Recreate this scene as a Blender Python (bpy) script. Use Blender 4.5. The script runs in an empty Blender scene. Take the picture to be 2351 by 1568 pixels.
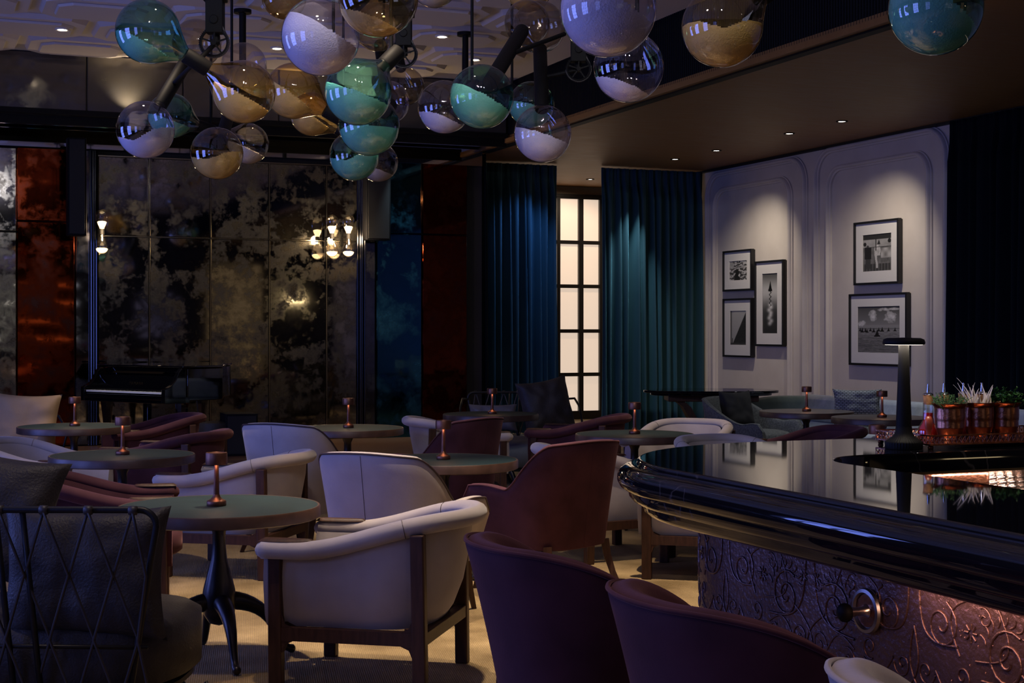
import bpy, math, random
from math import sin, cos, pi, sqrt, radians, atan2
from mathutils import Vector, Matrix
random.seed(7)
KW, KS, KC, EXPO = 130, 600, 1.5, 0.16
KF, KB = 24, 110
col = bpy.context.scene.collection
# ------------------------------------------------------------------ camera frame
F = 3400.0; CX = 1175.5; HY = 757.0; H = 1.5
TH = radians(21.87); C_, S_ = cos(TH), sin(TH)
def cw(xc, D, z=0.0):                      # camera-right, depth -> world
    return Vector((xc*C_ + D*S_, -xc*S_ + D*C_, z))
def P(px, D, z=None, py=None):             # place by bearing and distance
    if z is None: z = 0 if py is None else H - (py-HY)/F*D
    return cw((px-CX)/F*D, D, z)
def on_x(px, X):                           # where a bearing meets the wall x = X
    p = (px-CX)/F; D = X/(p*C_+S_); return D, -p*D*S_ + D*C_
def on_y(px, Y):
    p = (px-CX)/F; D = Y/(C_-p*S_); return D, p*D*C_ + D*S_
def face(phi):                             # rotz so that local +Y looks along bearing phi
    return radians(phi-90) - TH
# ------------------------------------------------------------------ mesh builder
class MB:
    def __init__(s): s.v = []; s.f = []
    def add(s, vs, fs):
        n = len(s.v); s.v += [tuple(v) for v in vs]; s.f += [tuple(i+n for i in f) for f in fs]
    def box(s, c, d, rz=0, M=None):
        x, y, z = d[0]/2, d[1]/2, d[2]/2
        vs = [Vector((a*x, b*y, e*z)) for a in (-1, 1) for b in (-1, 1) for e in (-1, 1)]
        R = Matrix.Rotation(rz, 3, 'Z') if M is None else M
        s.add([R@v + Vector(c) for v in vs], [(0,1,3,2),(4,6,7,5),(0,4,5,1),(2,3,7,6),(0,2,6,4),(1,5,7,3)])
    def beam(s, a, b, w, h=None, up=(0,0,1)):   # rectangular bar a->b
        a, b = Vector(a), Vector(b); h = h or w
        d = (b-a); L = d.length; d.normalize()
        u = Vector(up)
        if abs(d.dot(u)) > .95: u = Vector((0,1,0))
        x = d.cross(u).normalized(); y = x.cross(d).normalized()
        M = Matrix((x, d, y)).transposed()
        s.box((a+b)/2, (w, L, h), M=M)
    def tube(s, pts, r, seg=8, closed=False, flat=1.0, caps=True):
        pts = [Vector(p) for p in pts]; n = len(pts)
        R = r if isinstance(r, (list, tuple)) else [r]*n
        vs = []; prev = None
        for i, p in enumerate(pts):
            if closed: t = pts[(i+1) % n]-pts[i-1]
            else: t = pts[min(i+1, n-1)]-pts[max(i-1, 0)]
            if t.length < 1e-9: t = Vector((0,0,1))
            t.normalize()
            if prev is None:
                u = Vector((0,0,1)) if abs(t.z) < .9 else Vector((1,0,0))
                u = (u - t*u.dot(t)).normalized()
            else:
                u = prev - t*prev.dot(t)
                u = u.normalized() if u.length > 1e-6 else Vector((1,0,0))
            prev = u; w = t.cross(u)
            for k in range(seg):
                a = 2*pi*k/seg
                vs.append(p + (u*cos(a)*flat + w*sin(a))*R[i])
        fs = []
        for i in range(n if closed else n-1):
            j = (i+1) % n
            for k in range(seg):
                l = (k+1) % seg
                fs.append((i*seg+k, i*seg+l, j*seg+l, j*seg+k))
        if not closed and caps:
            fs.append(tuple(range(seg))[::-1]); fs.append(tuple((n-1)*seg+k for k in range(seg)))
        s.add(vs, fs)
    def lathe(s, prof, seg=32, c=(0,0,0), M=None, flute=0, nfl=0, zf=None):
        R = M or Matrix.Identity(3); c = Vector(c); vs = []; rings = []
        for (r, z) in prof:
            if r < 1e-6: rings.append([len(vs)]); vs.append(R@Vector((0,0,z))+c)
            else:
                ids = []
                for k in range(seg):
                    a = 2*pi*k/seg; rr = r
                    if nfl and zf and zf[0] <= z <= zf[1]: rr = r*(1+flute*cos(nfl*a))
                    ids.append(len(vs)); vs.append(R@Vector((rr*cos(a), rr*sin(a), z))+c)
                rings.append(ids)
        fs = []
        for A, B in zip(rings, rings[1:]):
            if len(A) == 1 and len(B) == 1: continue
            for k in range(seg):
                l = (k+1) % seg
                if len(A) == 1: fs.append((A[0], B[l], B[k]))
                elif len(B) == 1: fs.append((A[k], A[l], B[0]))
                else: fs.append((A[k], A[l], B[l], B[k]))
        s.add(vs, fs)
    def cyl(s, a, b, r, seg=16, r2=None):
        s.tube([a, b], [r, r if r2 is None else r2], seg)
    def grid(s, fn, nu, nv, cu=False, cv=False):
        vs = [fn(i, j) for i in range(nu) for j in range(nv)]; fs = []
        for i in range(nu if cu else nu-1):
            for j in range(nv if cv else nv-1):
                a, b = (i+1) % nu, (j+1) % nv
                fs.append((i*nv+j, a*nv+j, a*nv+b, i*nv+b))
        s.add(vs, fs)
    def poly(s, pts): s.add(pts, [tuple(range(len(pts)))])
    def prism(s, pts2, z0, z1):
        n = len(pts2); vs = [(x, y, z0) for x, y in pts2] + [(x, y, z1) for x, y in pts2]
        fs = [tuple(range(n))[::-1], tuple(range(n, 2*n))] + [(i, (i+1) % n, (i+1) % n+n, i+n) for i in range(n)]
        s.add(vs, fs)
    def sphere(s, c, r, seg=16, sc=(1,1,1), M=None):
        prof = [(sin(pi*i/(seg//2)), -cos(pi*i/(seg//2))) for i in range(seg//2+1)]
        prof[0] = (0, -1); prof[-1] = (0, 1)
        m = Matrix.Diagonal(Vector((r*sc[0], r*sc[1], r*sc[2])))
        if M is not None: m = M@m
        s.lathe(prof, seg, c, m)
    def build(s, name, mat, parent=None, bevel=0, sub=0, sharp=40, smooth=True, seg=2):
        me = bpy.data.meshes.new(name); me.from_pydata(s.v, [], s.f); me.update()
        import bmesh
        bm = bmesh.new(); bm.from_mesh(me); bmesh.ops.recalc_face_normals(bm, faces=bm.faces); bm.to_mesh(me); bm.free()
        if smooth:
            me.polygons.foreach_set('use_smooth', [True]*len(me.polygons))
            if sharp < 180: me.set_sharp_from_angle(angle=radians(sharp))
        o = bpy.data.objects.new(name, me); col.objects.link(o)
        if mat: me.materials.append(mat)
        if parent: o.parent = parent
        if bevel:
            m = o.modifiers.new('b', 'BEVEL'); m.width = bevel; m.segments = seg; m.limit_method = 'ANGLE'; m.angle_limit = radians(40)
        if sub:
            m = o.modifiers.new('s', 'SUBSURF'); m.levels = sub; m.render_levels = sub
        return o
def tag(o, label=None, cat=None, group=None, kind=None):
    if label: o['label'] = label
    if cat: o['category'] = cat
    if group: o['group'] = group
    if kind: o['kind'] = kind
    return o
def thing(name, loc, rz, label, cat, group=None):
    e = bpy.data.objects.new(name, None); col.objects.link(e); e.empty_display_size = .1
    e.location = loc; e.rotation_euler = (0, 0, rz); return tag(e, label, cat, group)
def struct(name, mb, mat, **k):
    o = mb.build(name, mat, **k); o['kind'] = 'structure'; return o
def dup(root, loc, rz, label, group=None):
    def cp(o, par):
        c = o.copy(); col.objects.link(c)
        if par: c.parent = par
        for ch in [x for x in bpy.data.objects if x.parent == o]: cp(ch, c)
        return c
    r = cp(root, None); r.location = loc; r.rotation_euler = (0, 0, rz); r['label'] = label
    if group: r['group'] = group
    return r
def sm(a, b, x):
    t = min(1, max(0, (x-a)/(b-a))); return t*t*(3-2*t)
# ------------------------------------------------------------------ materials
def mat(name, base, rough=.5, metal=0, nscale=0, namt=0, base2=None, bump=0, bscale=200, sheen=0, coat=0, spec=.5, emis=None, estr=0, detail=4, sheent=None, stretch=None, broughamt=0):
    m = bpy.data.materials.new(name); m.use_nodes = True; nt = m.node_tree; N = nt.nodes; L = nt.links
    b = N['Principled BSDF']
    b.inputs['Base Color'].default_value = (*base, 1); b.inputs['Roughness'].default_value = rough
    b.inputs['Metallic'].default_value = metal; b.inputs['Specular IOR Level'].default_value = spec
    if sheen:
        b.inputs['Sheen Weight'].default_value = sheen; b.inputs['Sheen Roughness'].default_value = .4
        if sheent: b.inputs['Sheen Tint'].default_value = (*sheent, 1)
    if coat: b.inputs['Coat Weight'].default_value = coat; b.inputs['Coat Roughness'].default_value = .03
    if emis: b.inputs['Emission Color'].default_value = (*emis, 1); b.inputs['Emission Strength'].default_value = estr
    tc = N.new('ShaderNodeTexCoord'); vec = tc.outputs['Object']
    if stretch:
        mp = N.new('ShaderNodeMapping'); mp.inputs['Scale'].default_value = stretch; L.new(vec, mp.inputs['Vector']); vec = mp.outputs['Vector']
    if nscale:
        n = N.new('ShaderNodeTexNoise'); n.inputs['Scale'].default_value = nscale; n.inputs['Detail'].default_value = detail
        L.new(vec, n.inputs['Vector'])
        r = N.new('ShaderNodeValToRGB'); r.color_ramp.elements[0].position = .35; r.color_ramp.elements[1].position = .65
        r.color_ramp.elements[0].color = (*base, 1); r.color_ramp.elements[1].color = (*(base2 or tuple(c*(1+namt) for c in base)), 1)
        L.new(n.outputs['Fac'], r.inputs['Fac']); L.new(r.outputs['Color'], b.inputs['Base Color'])
        if broughamt:
            mr = N.new('ShaderNodeMapRange'); mr.inputs['To Min'].default_value = rough; mr.inputs['To Max'].default_value = rough+broughamt
            mr.inputs['From Min'].default_value = .35; mr.inputs['From Max'].default_value = .65
            L.new(n.outputs['Fac'], mr.inputs['Value']); L.new(mr.outputs['Result'], b.inputs['Roughness'])
    if bump:
        n2 = N.new('ShaderNodeTexNoise'); n2.inputs['Scale'].default_value = bscale; n2.inputs['Detail'].default_value = 3
        L.new(vec, n2.inputs['Vector'])
        bp = N.new('ShaderNodeBump'); bp.inputs['Strength'].default_value = bump; bp.inputs['Distance'].default_value = .01
        L.new(n2.outputs['Fac'], bp.inputs['Height']); L.new(bp.outputs['Normal'], b.inputs['Normal'])
    return m
def emit(name, c, s):
    return mat(name, c, .5, emis=c, estr=s)
def glass(name, tint, edge, refl=.09):
    # thin blown glass: coloured transmission, fresnel reflection, deeper colour towards the grazing edge
    m = bpy.data.materials.new(name); m.use_nodes = True; nt = m.node_tree; N = nt.nodes; L = nt.links
    N.remove(N['Principled BSDF']); out = N['Material Output']
    lw = N.new('ShaderNodeLayerWeight'); lw.inputs['Blend'].default_value = .35
    mx = N.new('ShaderNodeMix'); mx.data_type = 'RGBA'
    mx.inputs[6].default_value = (*tint, 1); mx.inputs[7].default_value = (*edge, 1)
    L.new(lw.outputs['Facing'], mx.inputs[0])
    tr = N.new('ShaderNodeBsdfTransparent'); L.new(mx.outputs[2], tr.inputs['Color'])
    gl = N.new('ShaderNodeBsdfGlossy'); gl.inputs['Roughness'].default_value = .015; gl.inputs['Color'].default_value = (1,1,1,1)
    l2 = N.new('ShaderNodeLayerWeight'); l2.inputs['Blend'].default_value = .5
    pw = N.new('ShaderNodeMath'); pw.operation = 'POWER'; pw.inputs[1].default_value = 4; L.new(l2.outputs['Facing'], pw.inputs[0])
    ad = N.new('ShaderNodeMath'); ad.operation = 'MULTIPLY_ADD'; ad.inputs[1].default_value = .75; ad.inputs[2].default_value = refl; ad.use_clamp = True
    L.new(pw.outputs[0], ad.inputs[0])
    ms = N.new('ShaderNodeMixShader'); L.new(ad.outputs[0], ms.inputs['Fac']); L.new(tr.outputs[0], ms.inputs[1]); L.new(gl.outputs[0], ms.inputs[2])
    L.new(ms.outputs[0], out.inputs['Surface']); return m
def mirror(name, c1, c2, rough=.04, scale=1.6, dark=.5, diff=(.12,.10,.07)):
    # antiqued mirror: metal with cloudy foxing
    m = bpy.data.materials.new(name); m.use_nodes = True; nt = m.node_tree; N = nt.nodes; L = nt.links
    b = N['Principled BSDF']; tc = N.new('ShaderNodeTexCoord')
    n = N.new('ShaderNodeTexNoise'); n.inputs['Scale'].default_value = scale; n.inputs['Detail'].default_value = 9; n.inputs['Roughness'].default_value = .68
    L.new(tc.outputs['Object'], n.inputs['Vector'])
    r = N.new('ShaderNodeValToRGB'); e = r.color_ramp.elements; e[0].position = .38; e[0].color = (*c1, 1); e[1].position = .66; e[1].color = (*c2, 1)
    L.new(n.outputs['Fac'], r.inputs['Fac']); L.new(r.outputs['Color'], b.inputs['Base Color'])
    mr = N.new('ShaderNodeMapRange'); mr.inputs['From Min'].default_value = .46; mr.inputs['From Max'].default_value = .78
    mr.inputs['To Min'].default_value = rough; mr.inputs['To Max'].default_value = .42
    L.new(n.outputs['Fac'], mr.inputs['Value']); L.new(mr.outputs['Result'], b.inputs['Roughness'])
    mm = N.new('ShaderNodeMapRange'); mm.inputs['From Min'].default_value = .5; mm.inputs['From Max'].default_value = .7
    mm.inputs['To Min'].default_value = 1.0; mm.inputs['To Max'].default_value = .55
    mm.inputs['To Min'].default_value = .6 if 'smoky' in name else 1.0; L.new(n.outputs['Fac'], mm.inputs['Value']); L.new(mm.outputs['Result'], b.inputs['Metallic'])
    return m
M = {}
M['suede'] = mat('suede', (.33,.29,.285), .85, nscale=5, base2=(.39,.345,.34), bump=.05, bscale=90, sheen=.35)
M['plum'] = mat('plum_velvet', (.042,.013,.019), .85, nscale=6, base2=(.066,.022,.031), bump=.05, bscale=120, sheen=.22, sheent=(.8,.4,.4), spec=.2)
M['piping'] = mat('piping', (.03,.015,.018), .6)
M['wood'] = mat('walnut', (.035,.014,.008), .5, nscale=9, base2=(.060,.025,.014), stretch=(6,6,1), spec=.3)
M['rimwood'] = mat('rimwood', (.050,.026,.018), .4, nscale=10, base2=(.08,.042,.03))
M['greentop'] = mat('green_leather', (.007,.021,.026), .6, nscale=7, base2=(.010,.029,.034), bump=.12, bscale=260, spec=.25)
M['darktop'] = mat('dark_top', (.03,.028,.03), .35)
M['bronze'] = mat('dark_bronze', (.030,.026,.026), .32, metal=.75, nscale=5, base2=(.045,.038,.036))
M['copper'] = mat('lamp_copper', (.17,.075,.048), .42, metal=.9, nscale=20, base2=(.21,.095,.062))
M['mug'] = mat('mug_copper', (.42,.17,.095), .26, metal=1, nscale=14, base2=(.30,.12,.07), bump=.15, bscale=60)
M['leather'] = mat('black_leather', (.030,.025,.024), .5, nscale=8, base2=(.042,.036,.034), bump=.35, bscale=110, spec=.3)
M['greyleather'] = mat('grey_leather', (.13,.12,.125), .5, nscale=5, base2=(.17,.155,.16), bump=.2, bscale=60)
M['tan'] = mat('tan_cushion', (.34,.22,.11), .75, nscale=4, base2=(.40,.27,.14), bump=.1, bscale=50)
M['iron'] = mat('blackened_iron', (.018,.017,.019), .4, metal=.6)
M['cord'] = mat('leather_cord', (.03,.025,.026), .5)
M['blackmetal'] = mat('black_metal', (.006,.0055,.0055), .6, spec=.15)
M['piano'] = mat('piano_lacquer', (.003,.003,.004), .03, coat=1, spec=.6)
M['ivory'] = mat('ivory_keys', (.75,.74,.72), .25)
M['ebony'] = mat('ebony_keys', (.006,.006,.006), .3)
M['speaker'] = mat('speaker_black', (.006,.006,.008), .7, bump=.3, bscale=300, spec=.15)
M['brass'] = mat('aged_brass', (.22,.15,.07), .35, metal=1)
M['goldceil'] = mat('gold_ceiling', (.22,.105,.028), .5, metal=.1, nscale=3, base2=(.25,.125,.038), stretch=(1,6,1), broughamt=.1)
M['ceil'] = mat('white_plaster', (.74,.67,.60), .85)
M['black'] = mat('matte_black', (.006,.006,.007), .7)
M['fluted'] = mat('fluted_black', (.005,.005,.006), .6, spec=.15)
M['wallw'] = mat('panel_wall', (.55,.50,.45), .75, nscale=2.5, base2=(.60,.55,.50), bump=.03, bscale=30)
M['plaster'] = mat('cream_plaster', (.45,.40,.34), .8)
M['darkwall'] = mat('dark_wall', (.02,.018,.02), .6)
M['curtain'] = mat('teal_velvet', (.010,.048,.064), .75, sheen=.5, sheent=(.25,.65,.8), nscale=3, base2=(.014,.060,.078), stretch=(3,3,.4))
M['navycurtain'] = mat('navy_velvet', (.003,.006,.010), .85, spec=.1, sheen=.06, sheent=(.2,.5,.7))
M['window_frame'] = mat('window_frame', (.012,.010,.010), .35)
M['blind'] = emit('lit_blind', (.78,.62,.49), .78)
M['woodfloor'] = mat('wood_floor', (.12,.06,.032), .4, nscale=4, base2=(.18,.095,.05), stretch=(1,14,1))
M['frame'] = mat('picture_frame', (.012,.012,.014), .3)
M['mount'] = mat('picture_mount', (.62,.61,.60), .7)
M['marble'] = mat('black_marble', (.004,.004,.006), .03, nscale=2.2, base2=(.007,.007,.010), spec=.45)
M['teal_sofa'] = mat('teal_sofa', (.10,.15,.16), .8, nscale=6, base2=(.15,.21,.22), sheen=.5, bump=.05, bscale=60)
M['pale_sofa'] = mat('pale_sofa', (.34,.37,.39), .85, nscale=9, base2=(.44,.47,.49), bump=.3, bscale=40, sheen=.4)
M['grey_tweed'] = mat('grey_tweed', (.06,.065,.065), .85, nscale=60, base2=(.12,.125,.125), bump=.3, bscale=160)
M['velvet_black'] = mat('black_velvet', (.008,.007,.007), .9)
M['disc'] = emit('downlight_disc', (1.0,.86,.68), 30)
M['warmdisc'] = emit('lamp_glow', (1.0,.55,.32), 9)
M['cooldisc'] = emit('barlamp_glow', (1.0,.86,.68), 9)
M['bulbglow'] = emit('sconce_filament', (1.0,.72,.40), 4)
M['chrome'] = mat('chrome', (.6,.6,.62), .12, metal=1)
M['cork'] = mat('cork', (.45,.22,.08), .8, nscale=60, base2=(.25,.11,.04))
M['redliquid'] = mat('red_liquor', (.35,.012,.008), .08, coat=.8, emis=(.5,.01,.005), estr=0)
M['redwood'] = mat('red_wood', (.28,.05,.025), .3, nscale=8, base2=(.38,.08,.04), coat=.3)
M['herb'] = mat('herb_green', (.035,.10,.03), .5, nscale=20, base2=(.07,.17,.05))
M['leaf'] = mat('leaf_green', (.02,.09,.015), .4, nscale=12, base2=(.04,.15,.03))
M['feather'] = mat('feather_white', (.72,.64,.56), .7)
M['crystal'] = mat('ribbed_metal', (.62,.50,.44), .25, metal=1)
M['rack'] = mat('steel_grey', (.25,.25,.26), .3, metal=1)
M['red'] = mat('red_plastic', (.35,.01,.008), .3)
M['sand'] = None
def sand_mat(name, c):
    m = mat(name, c, .85, bump=.5, bscale=130); return m
M['sand'] = sand_mat('white_beads', (.86,.82,.84))
M['sandamber'] = sand_mat('straw_beads', (.84,.76,.62))
M['sandteal'] = sand_mat('pale_beads', (.82,.84,.78))
M['g_teal'] = glass('teal_glass', (.50,.79,.70), (.10,.46,.38))
M['g_amber'] = glass('amber_glass', (.93,.79,.50), (.60,.43,.14))
M['g_clear'] = glass('clear_glass', (.94,.92,.97), (.62,.60,.70), .09)
M['g_smoke'] = glass('smoke_glass', (.84,.79,.70), (.50,.44,.33))
M['g_bottle'] = glass('bottle_glass', (.92,.92,.92), (.5,.5,.5), .1)
M['g_sconce'] = glass('sconce_glass', (.98,.94,.88), (.75,.65,.5), .08)
M['mir_gold'] = mirror('antique_mirror', (.50,.48,.43), (.085,.072,.048), scale=4)
M['mir_top'] = mirror('antique_mirror_smoky', (.16,.15,.14), (.12,.105,.08), scale=2.2)
M['mir_blue'] = mirror('blue_mirror', (.04,.16,.24), (.03,.13,.19), scale=2.2)
M['mir_orange'] = mirror('rust_mirror', (.24,.034,.007), (.04,.005,.002), scale=2.6)
M['mir_grey'] = mirror('grey_mirror', (.25,.26,.30), (.06,.06,.07), scale=2)
M['mir_clean'] = mat('mirror_strip', (.06,.06,.065), .15, metal=1)
M['mir_seam'] = mat('mirror_seam', (.42,.38,.30), .18, metal=1)
M['mir_soffit'] = mat('soffit_mirror', (.50,.49,.50), .03, metal=1)

# carpet: golden woven stripes with a metallic thread
def carpet():
    m = mat('gold_carpet', (.30,.21,.10), .6); nt = m.node_tree; N = nt.nodes; L = nt.links; b = N['Principled BSDF']
    tc = N.new('ShaderNodeTexCoord'); mp = N.new('ShaderNodeMapping'); mp.inputs['Rotation'].default_value = (0,0,radians(12)); L.new(tc.outputs['Object'], mp.inputs['Vector'])
    w = N.new('ShaderNodeTexWave'); w.inputs['Scale'].default_value = 34; w.inputs['Distortion'].default_value = 4; w.inputs['Detail'].default_value = 2; w.inputs['Detail Scale'].default_value = 3
    L.new(mp.outputs['Vector'], w.inputs['Vector'])
    n = N.new('ShaderNodeTexNoise'); n.inputs['Scale'].default_value = 2.4; n.inputs['Detail'].default_value = 6; L.new(tc.outputs['Object'], n.inputs['Vector'])
    n3 = N.new('ShaderNodeTexNoise'); n3.inputs['Scale'].default_value = 160; n3.inputs['Detail'].default_value = 2; L.new(tc.outputs['Object'], n3.inputs['Vector'])
    r = N.new('ShaderNodeValToRGB'); e = r.color_ramp.elements; e[0].position = .32; e[0].color = (.20,.130,.050,1); e[1].position = .7; e[1].color = (.56,.40,.20,1)
    L.new(n.outputs['Fac'], r.inputs['Fac'])
    mx = N.new('ShaderNodeMix'); mx.data_type = 'RGBA'; mx.blend_type = 'MULTIPLY'; mx.inputs[0].default_value = .32
    L.new(r.outputs['Color'], mx.inputs[6]); L.new(w.outputs['Color'], mx.inputs[7]); L.new(mx.outputs[2], b.inputs['Base Color'])
    gt = N.new('ShaderNodeMath'); gt.operation = 'GREATER_THAN'; gt.inputs[1].default_value = .62; L.new(n3.outputs['Fac'], gt.inputs[0]); L.new(gt.outputs[0], b.inputs['Metallic'])
    bp = N.new('ShaderNodeBump'); bp.inputs['Strength'].default_value = .6; bp.inputs['Distance'].default_value = .004
    ad = N.new('ShaderNodeMath'); ad.operation = 'ADD'; L.new(w.outputs['Fac'], ad.inputs[0]); L.new(n3.outputs['Fac'], ad.inputs[1])
    L.new(ad.outputs[0], bp.inputs['Height']); L.new(bp.outputs['Normal'], b.inputs['Normal']); return m
M['carpet'] = carpet()
def marble_veins():
    m = M['marble']; nt = m.node_tree; N = nt.nodes; L = nt.links; b = N['Principled BSDF']
    tc = N.new('ShaderNodeTexCoord'); n = N.new('ShaderNodeTexNoise'); n.inputs['Scale'].default_value = 1.1; n.inputs['Detail'].default_value = 5; n.inputs['Distortion'].default_value = .5
    L.new(tc.outputs['Object'], n.inputs['Vector'])
    r = N.new('ShaderNodeValToRGB'); e = r.color_ramp.elements; e[0].position = .498; e[0].color = (.005,.005,.007,1); e[1].position = .5; e[1].color = (.05,.045,.045,1)
    x = e.new(.502); x.color = (.005,.005,.007,1)
    L.new(n.outputs['Fac'], r.inputs['Fac']); L.new(r.outputs['Color'], b.inputs['Base Color'])
marble_veins()
def knit():
    m = mat('woven_cushion', (.2,.2,.2), .9); nt = m.node_tree; N = nt.nodes; L = nt.links; b = N['Principled BSDF']
    tc = N.new('ShaderNodeTexCoord'); mp = N.new('ShaderNodeMapping'); mp.inputs['Scale'].default_value = (1,1,1); L.new(tc.outputs['Object'], mp.inputs['Vector'])
    br = N.new('ShaderNodeTexBrick'); br.inputs['Scale'].default_value = 16; br.inputs['Color1'].default_value = (.34,.35,.35,1); br.inputs['Color2'].default_value = (.24,.26,.27,1); br.inputs['Mortar'].default_value = (.05,.055,.06,1)
    br.inputs['Mortar Size'].default_value = .06; br.inputs['Brick Width'].default_value = .6; br.inputs['Row Height'].default_value = .28
    cmb = N.new('ShaderNodeSeparateXYZ'); L.new(mp.outputs['Vector'], cmb.inputs[0]); c2 = N.new('ShaderNodeCombineXYZ'); L.new(cmb.outputs['X'], c2.inputs['X']); L.new(cmb.outputs['Z'], c2.inputs['Y'])
    L.new(c2.outputs[0], br.inputs['Vector']); L.new(br.outputs['Color'], b.inputs['Base Color']); return m
M['knit'] = knit()
# ================================================================== THE ROOM
XL, XR, YF, YB, YC, YW = -4.0, 11.08, -4.0, 18.65, 19.7, 22.7
XS, ZC, ZG = 7.05, 4.68, 3.9
b = MB(); b.box(((XL+XR)/2, (YF+YW)/2, -.05), (XR-XL+.4, YW-YF+.4, .1)); struct('floor', b, M['carpet'], smooth=False)
# ceilings
b = MB(); b.box(((XL+XS)/2, (YF+YB)/2+1, ZC+.06), (XS-XL+.3, YB-YF+2.3, .12))
def octo(cx, cy, w, d, c):
    return [(cx-w+c, cy-d), (cx+w-c, cy-d), (cx+w, cy-d+c), (cx+w, cy+d-c), (cx+w-c, cy+d), (cx-w+c, cy+d), (cx-w, cy+d-c), (cx-w, cy-d+c)]
for r in range(0, 20):
    for q in range(-1, 10):
        cx = -3.2 + q*1.22 + (.61 if r % 2 else 0); cy = -1.6 + r*1.04
        if cx > XS-.55 or cy > 17.3 or cx < XL+.5: continue
        for (w0, d0, c0, w1, d1, c1, za, zb) in ((.575, .485, .17, .54, .45, .16, ZC+.01, ZC-.05), (.43, .34, .13, .415, .325, .125, ZC-.052, ZC-.075)):
            A, B = octo(cx, cy, w0, d0, c0), octo(cx, cy, w1, d1, c1)
            b.add([(x, y, za) for x, y in A]+[(x, y, zb) for x, y in B], [tuple(range(8, 16))]+[(i, (i+1) % 8, (i+1) % 8+8, i+8) for i in range(8)])
struct('ceiling', b, M['ceil'], smooth=False)
# fluted fascia between the two ceilings
b = MB(); b.box((XS+.06, (YF+YB)/2, (ZG+ZC)/2+.03), (.1, YB-YF, ZC-ZG+.1))
y = YF
while y < YB:
    b.cyl((XS+.01, y, ZG+.02), (XS+.01, y, ZC), .012, 6); y += .04
struct('trim_1', b, M['fluted'])
b = MB(); b.box(((XS+XR)/2, (YF+YW)/2, ZG+.05), (XR-XS, YW-YF, .1)); b.box((XS-.005, (YF+YB)/2, ZG+.025), (.09, YB-YF, .056))
struct('ceiling_right', b, M['goldceil'], smooth=False)
b = MB(); b.box((XR-.03, (YF+YW)/2, ZG-.012), (.10, YW-YF, .03)); struct('trim_2', b, M['black'], smooth=False)  # black strip stands in for the shadow gap along the wall top
# right wall with raised arch-corner panels
b = MB(); b.box((XR+.08, (YF+YW)/2, 2.0), (.16, YW-YF, 4.0))
struct('wall_right', b, M['wallw'], smooth=False)
def rrect(y0, y1, z0, z1, r, n=10):
    pts = []
    for (cy, cz, a0) in ((y1-r, z1-r, 0), (y0+r, z1-r, 90), (y0+r, z0+r, 180), (y1-r, z0+r, 270)):
        for k in range(n+1):
            a = radians(a0+90*k/n); pts.append((cy+r*cos(a), cz+r*sin(a)))
    return pts
def molding(y0, y1, z0, z1, r, w=.085, h=.075):
    b = MB(); path = rrect(y0, y1, z0, z1, r); n = len(path)
    prof = [(-w/2, 0), (-w/2, h*.35), (-w/4, h*.45), (-w/5, h*.9), (0, h), (w/4, h*.8), (w/3, h*.35), (w/2, h*.3), (w/2, 0)]
    def fn(i, j):
        p0, p1 = Vector(path[i-1]), Vector(path[(i+1) % n]); t = (p1-p0).normalized(); nn = Vector((t.y, -t.x))
        q = Vector(path[i]) + nn*prof[j][0]; return (XR-prof[j][1], q.x, q.y)
    b.grid(fn, n, len(prof), cu=True); return b
def Yr(px): return on_x(px, XR)[1]
panels = [(Yr(1818), Yr(1645), .22, 3.58, 1), (Yr(1852), Yr(1628), .06, 3.82, 1), (Yr(2137), Yr(1906), .22, 3.60, 2), (Yr(2177), Yr(1878), .06, 3.85, 2)]
tn = 3
for (y0, y1, z0, z1, q) in panels:
    struct('trim_%d' % tn, molding(y0, y1, z0, z1, .27 if tn % 2 else .34), M['wallw'], sharp=60); tn += 1
# other walls
b = MB(); b.box(((XS+XR)/2, YW+.08, 2.0), (XR-XS+.6, .16, 4.0)); struct('wall_window', b, M['plaster'], smooth=False)
b = MB(); b.box((XS-.05, (YB+YW)/2+.06, 2.0), (.14, YW-YB, 4.0)); struct('wall_return', b, M['darkwall'], smooth=False)
b = MB(); b.box((3.5, YF-.08, 2.4), (15.2, .16, 4.8)); struct('wall_front', b, M['darkwall'], smooth=False)
# left wall with daylight windows (openings between piers)
wins = [(-1.6, .5), (3.2, 5.0), (7.0, 8.8), (10.8, 12.6)]
b = MB(); ys = [YF] + [v for w in wins for v in w] + [YB+.4]
for i in range(0, len(ys), 2): b.box((XL-.1, (ys[i]+ys[i+1])/2, 2.4), (.2, ys[i+1]-ys[i], 4.8))
for (a, c) in wins:
    b.box((XL-.1, (a+c)/2, .3), (.2, c-a, .6)); b.box((XL-.1, (a+c)/2, 4.2), (.2, c-a, 1.2))
struct('wall_left', b, M['darkwall'], smooth=False)
wn = 2
for (a, c) in wins:
    b = MB()
    for k in range(4): y = a+.03+(c-a-.06)*k/3; b.box((XL-.02, y, 2.1), (.06, .045, 3.0))
    for k in range(5): z = .63+2.94*k/4; b.box((XL-.02, (a+c)/2, z), (.06, c-a, .045))
    struct('window_%d' % wn, b, M['window_frame'], smooth=False); wn += 1
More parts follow.
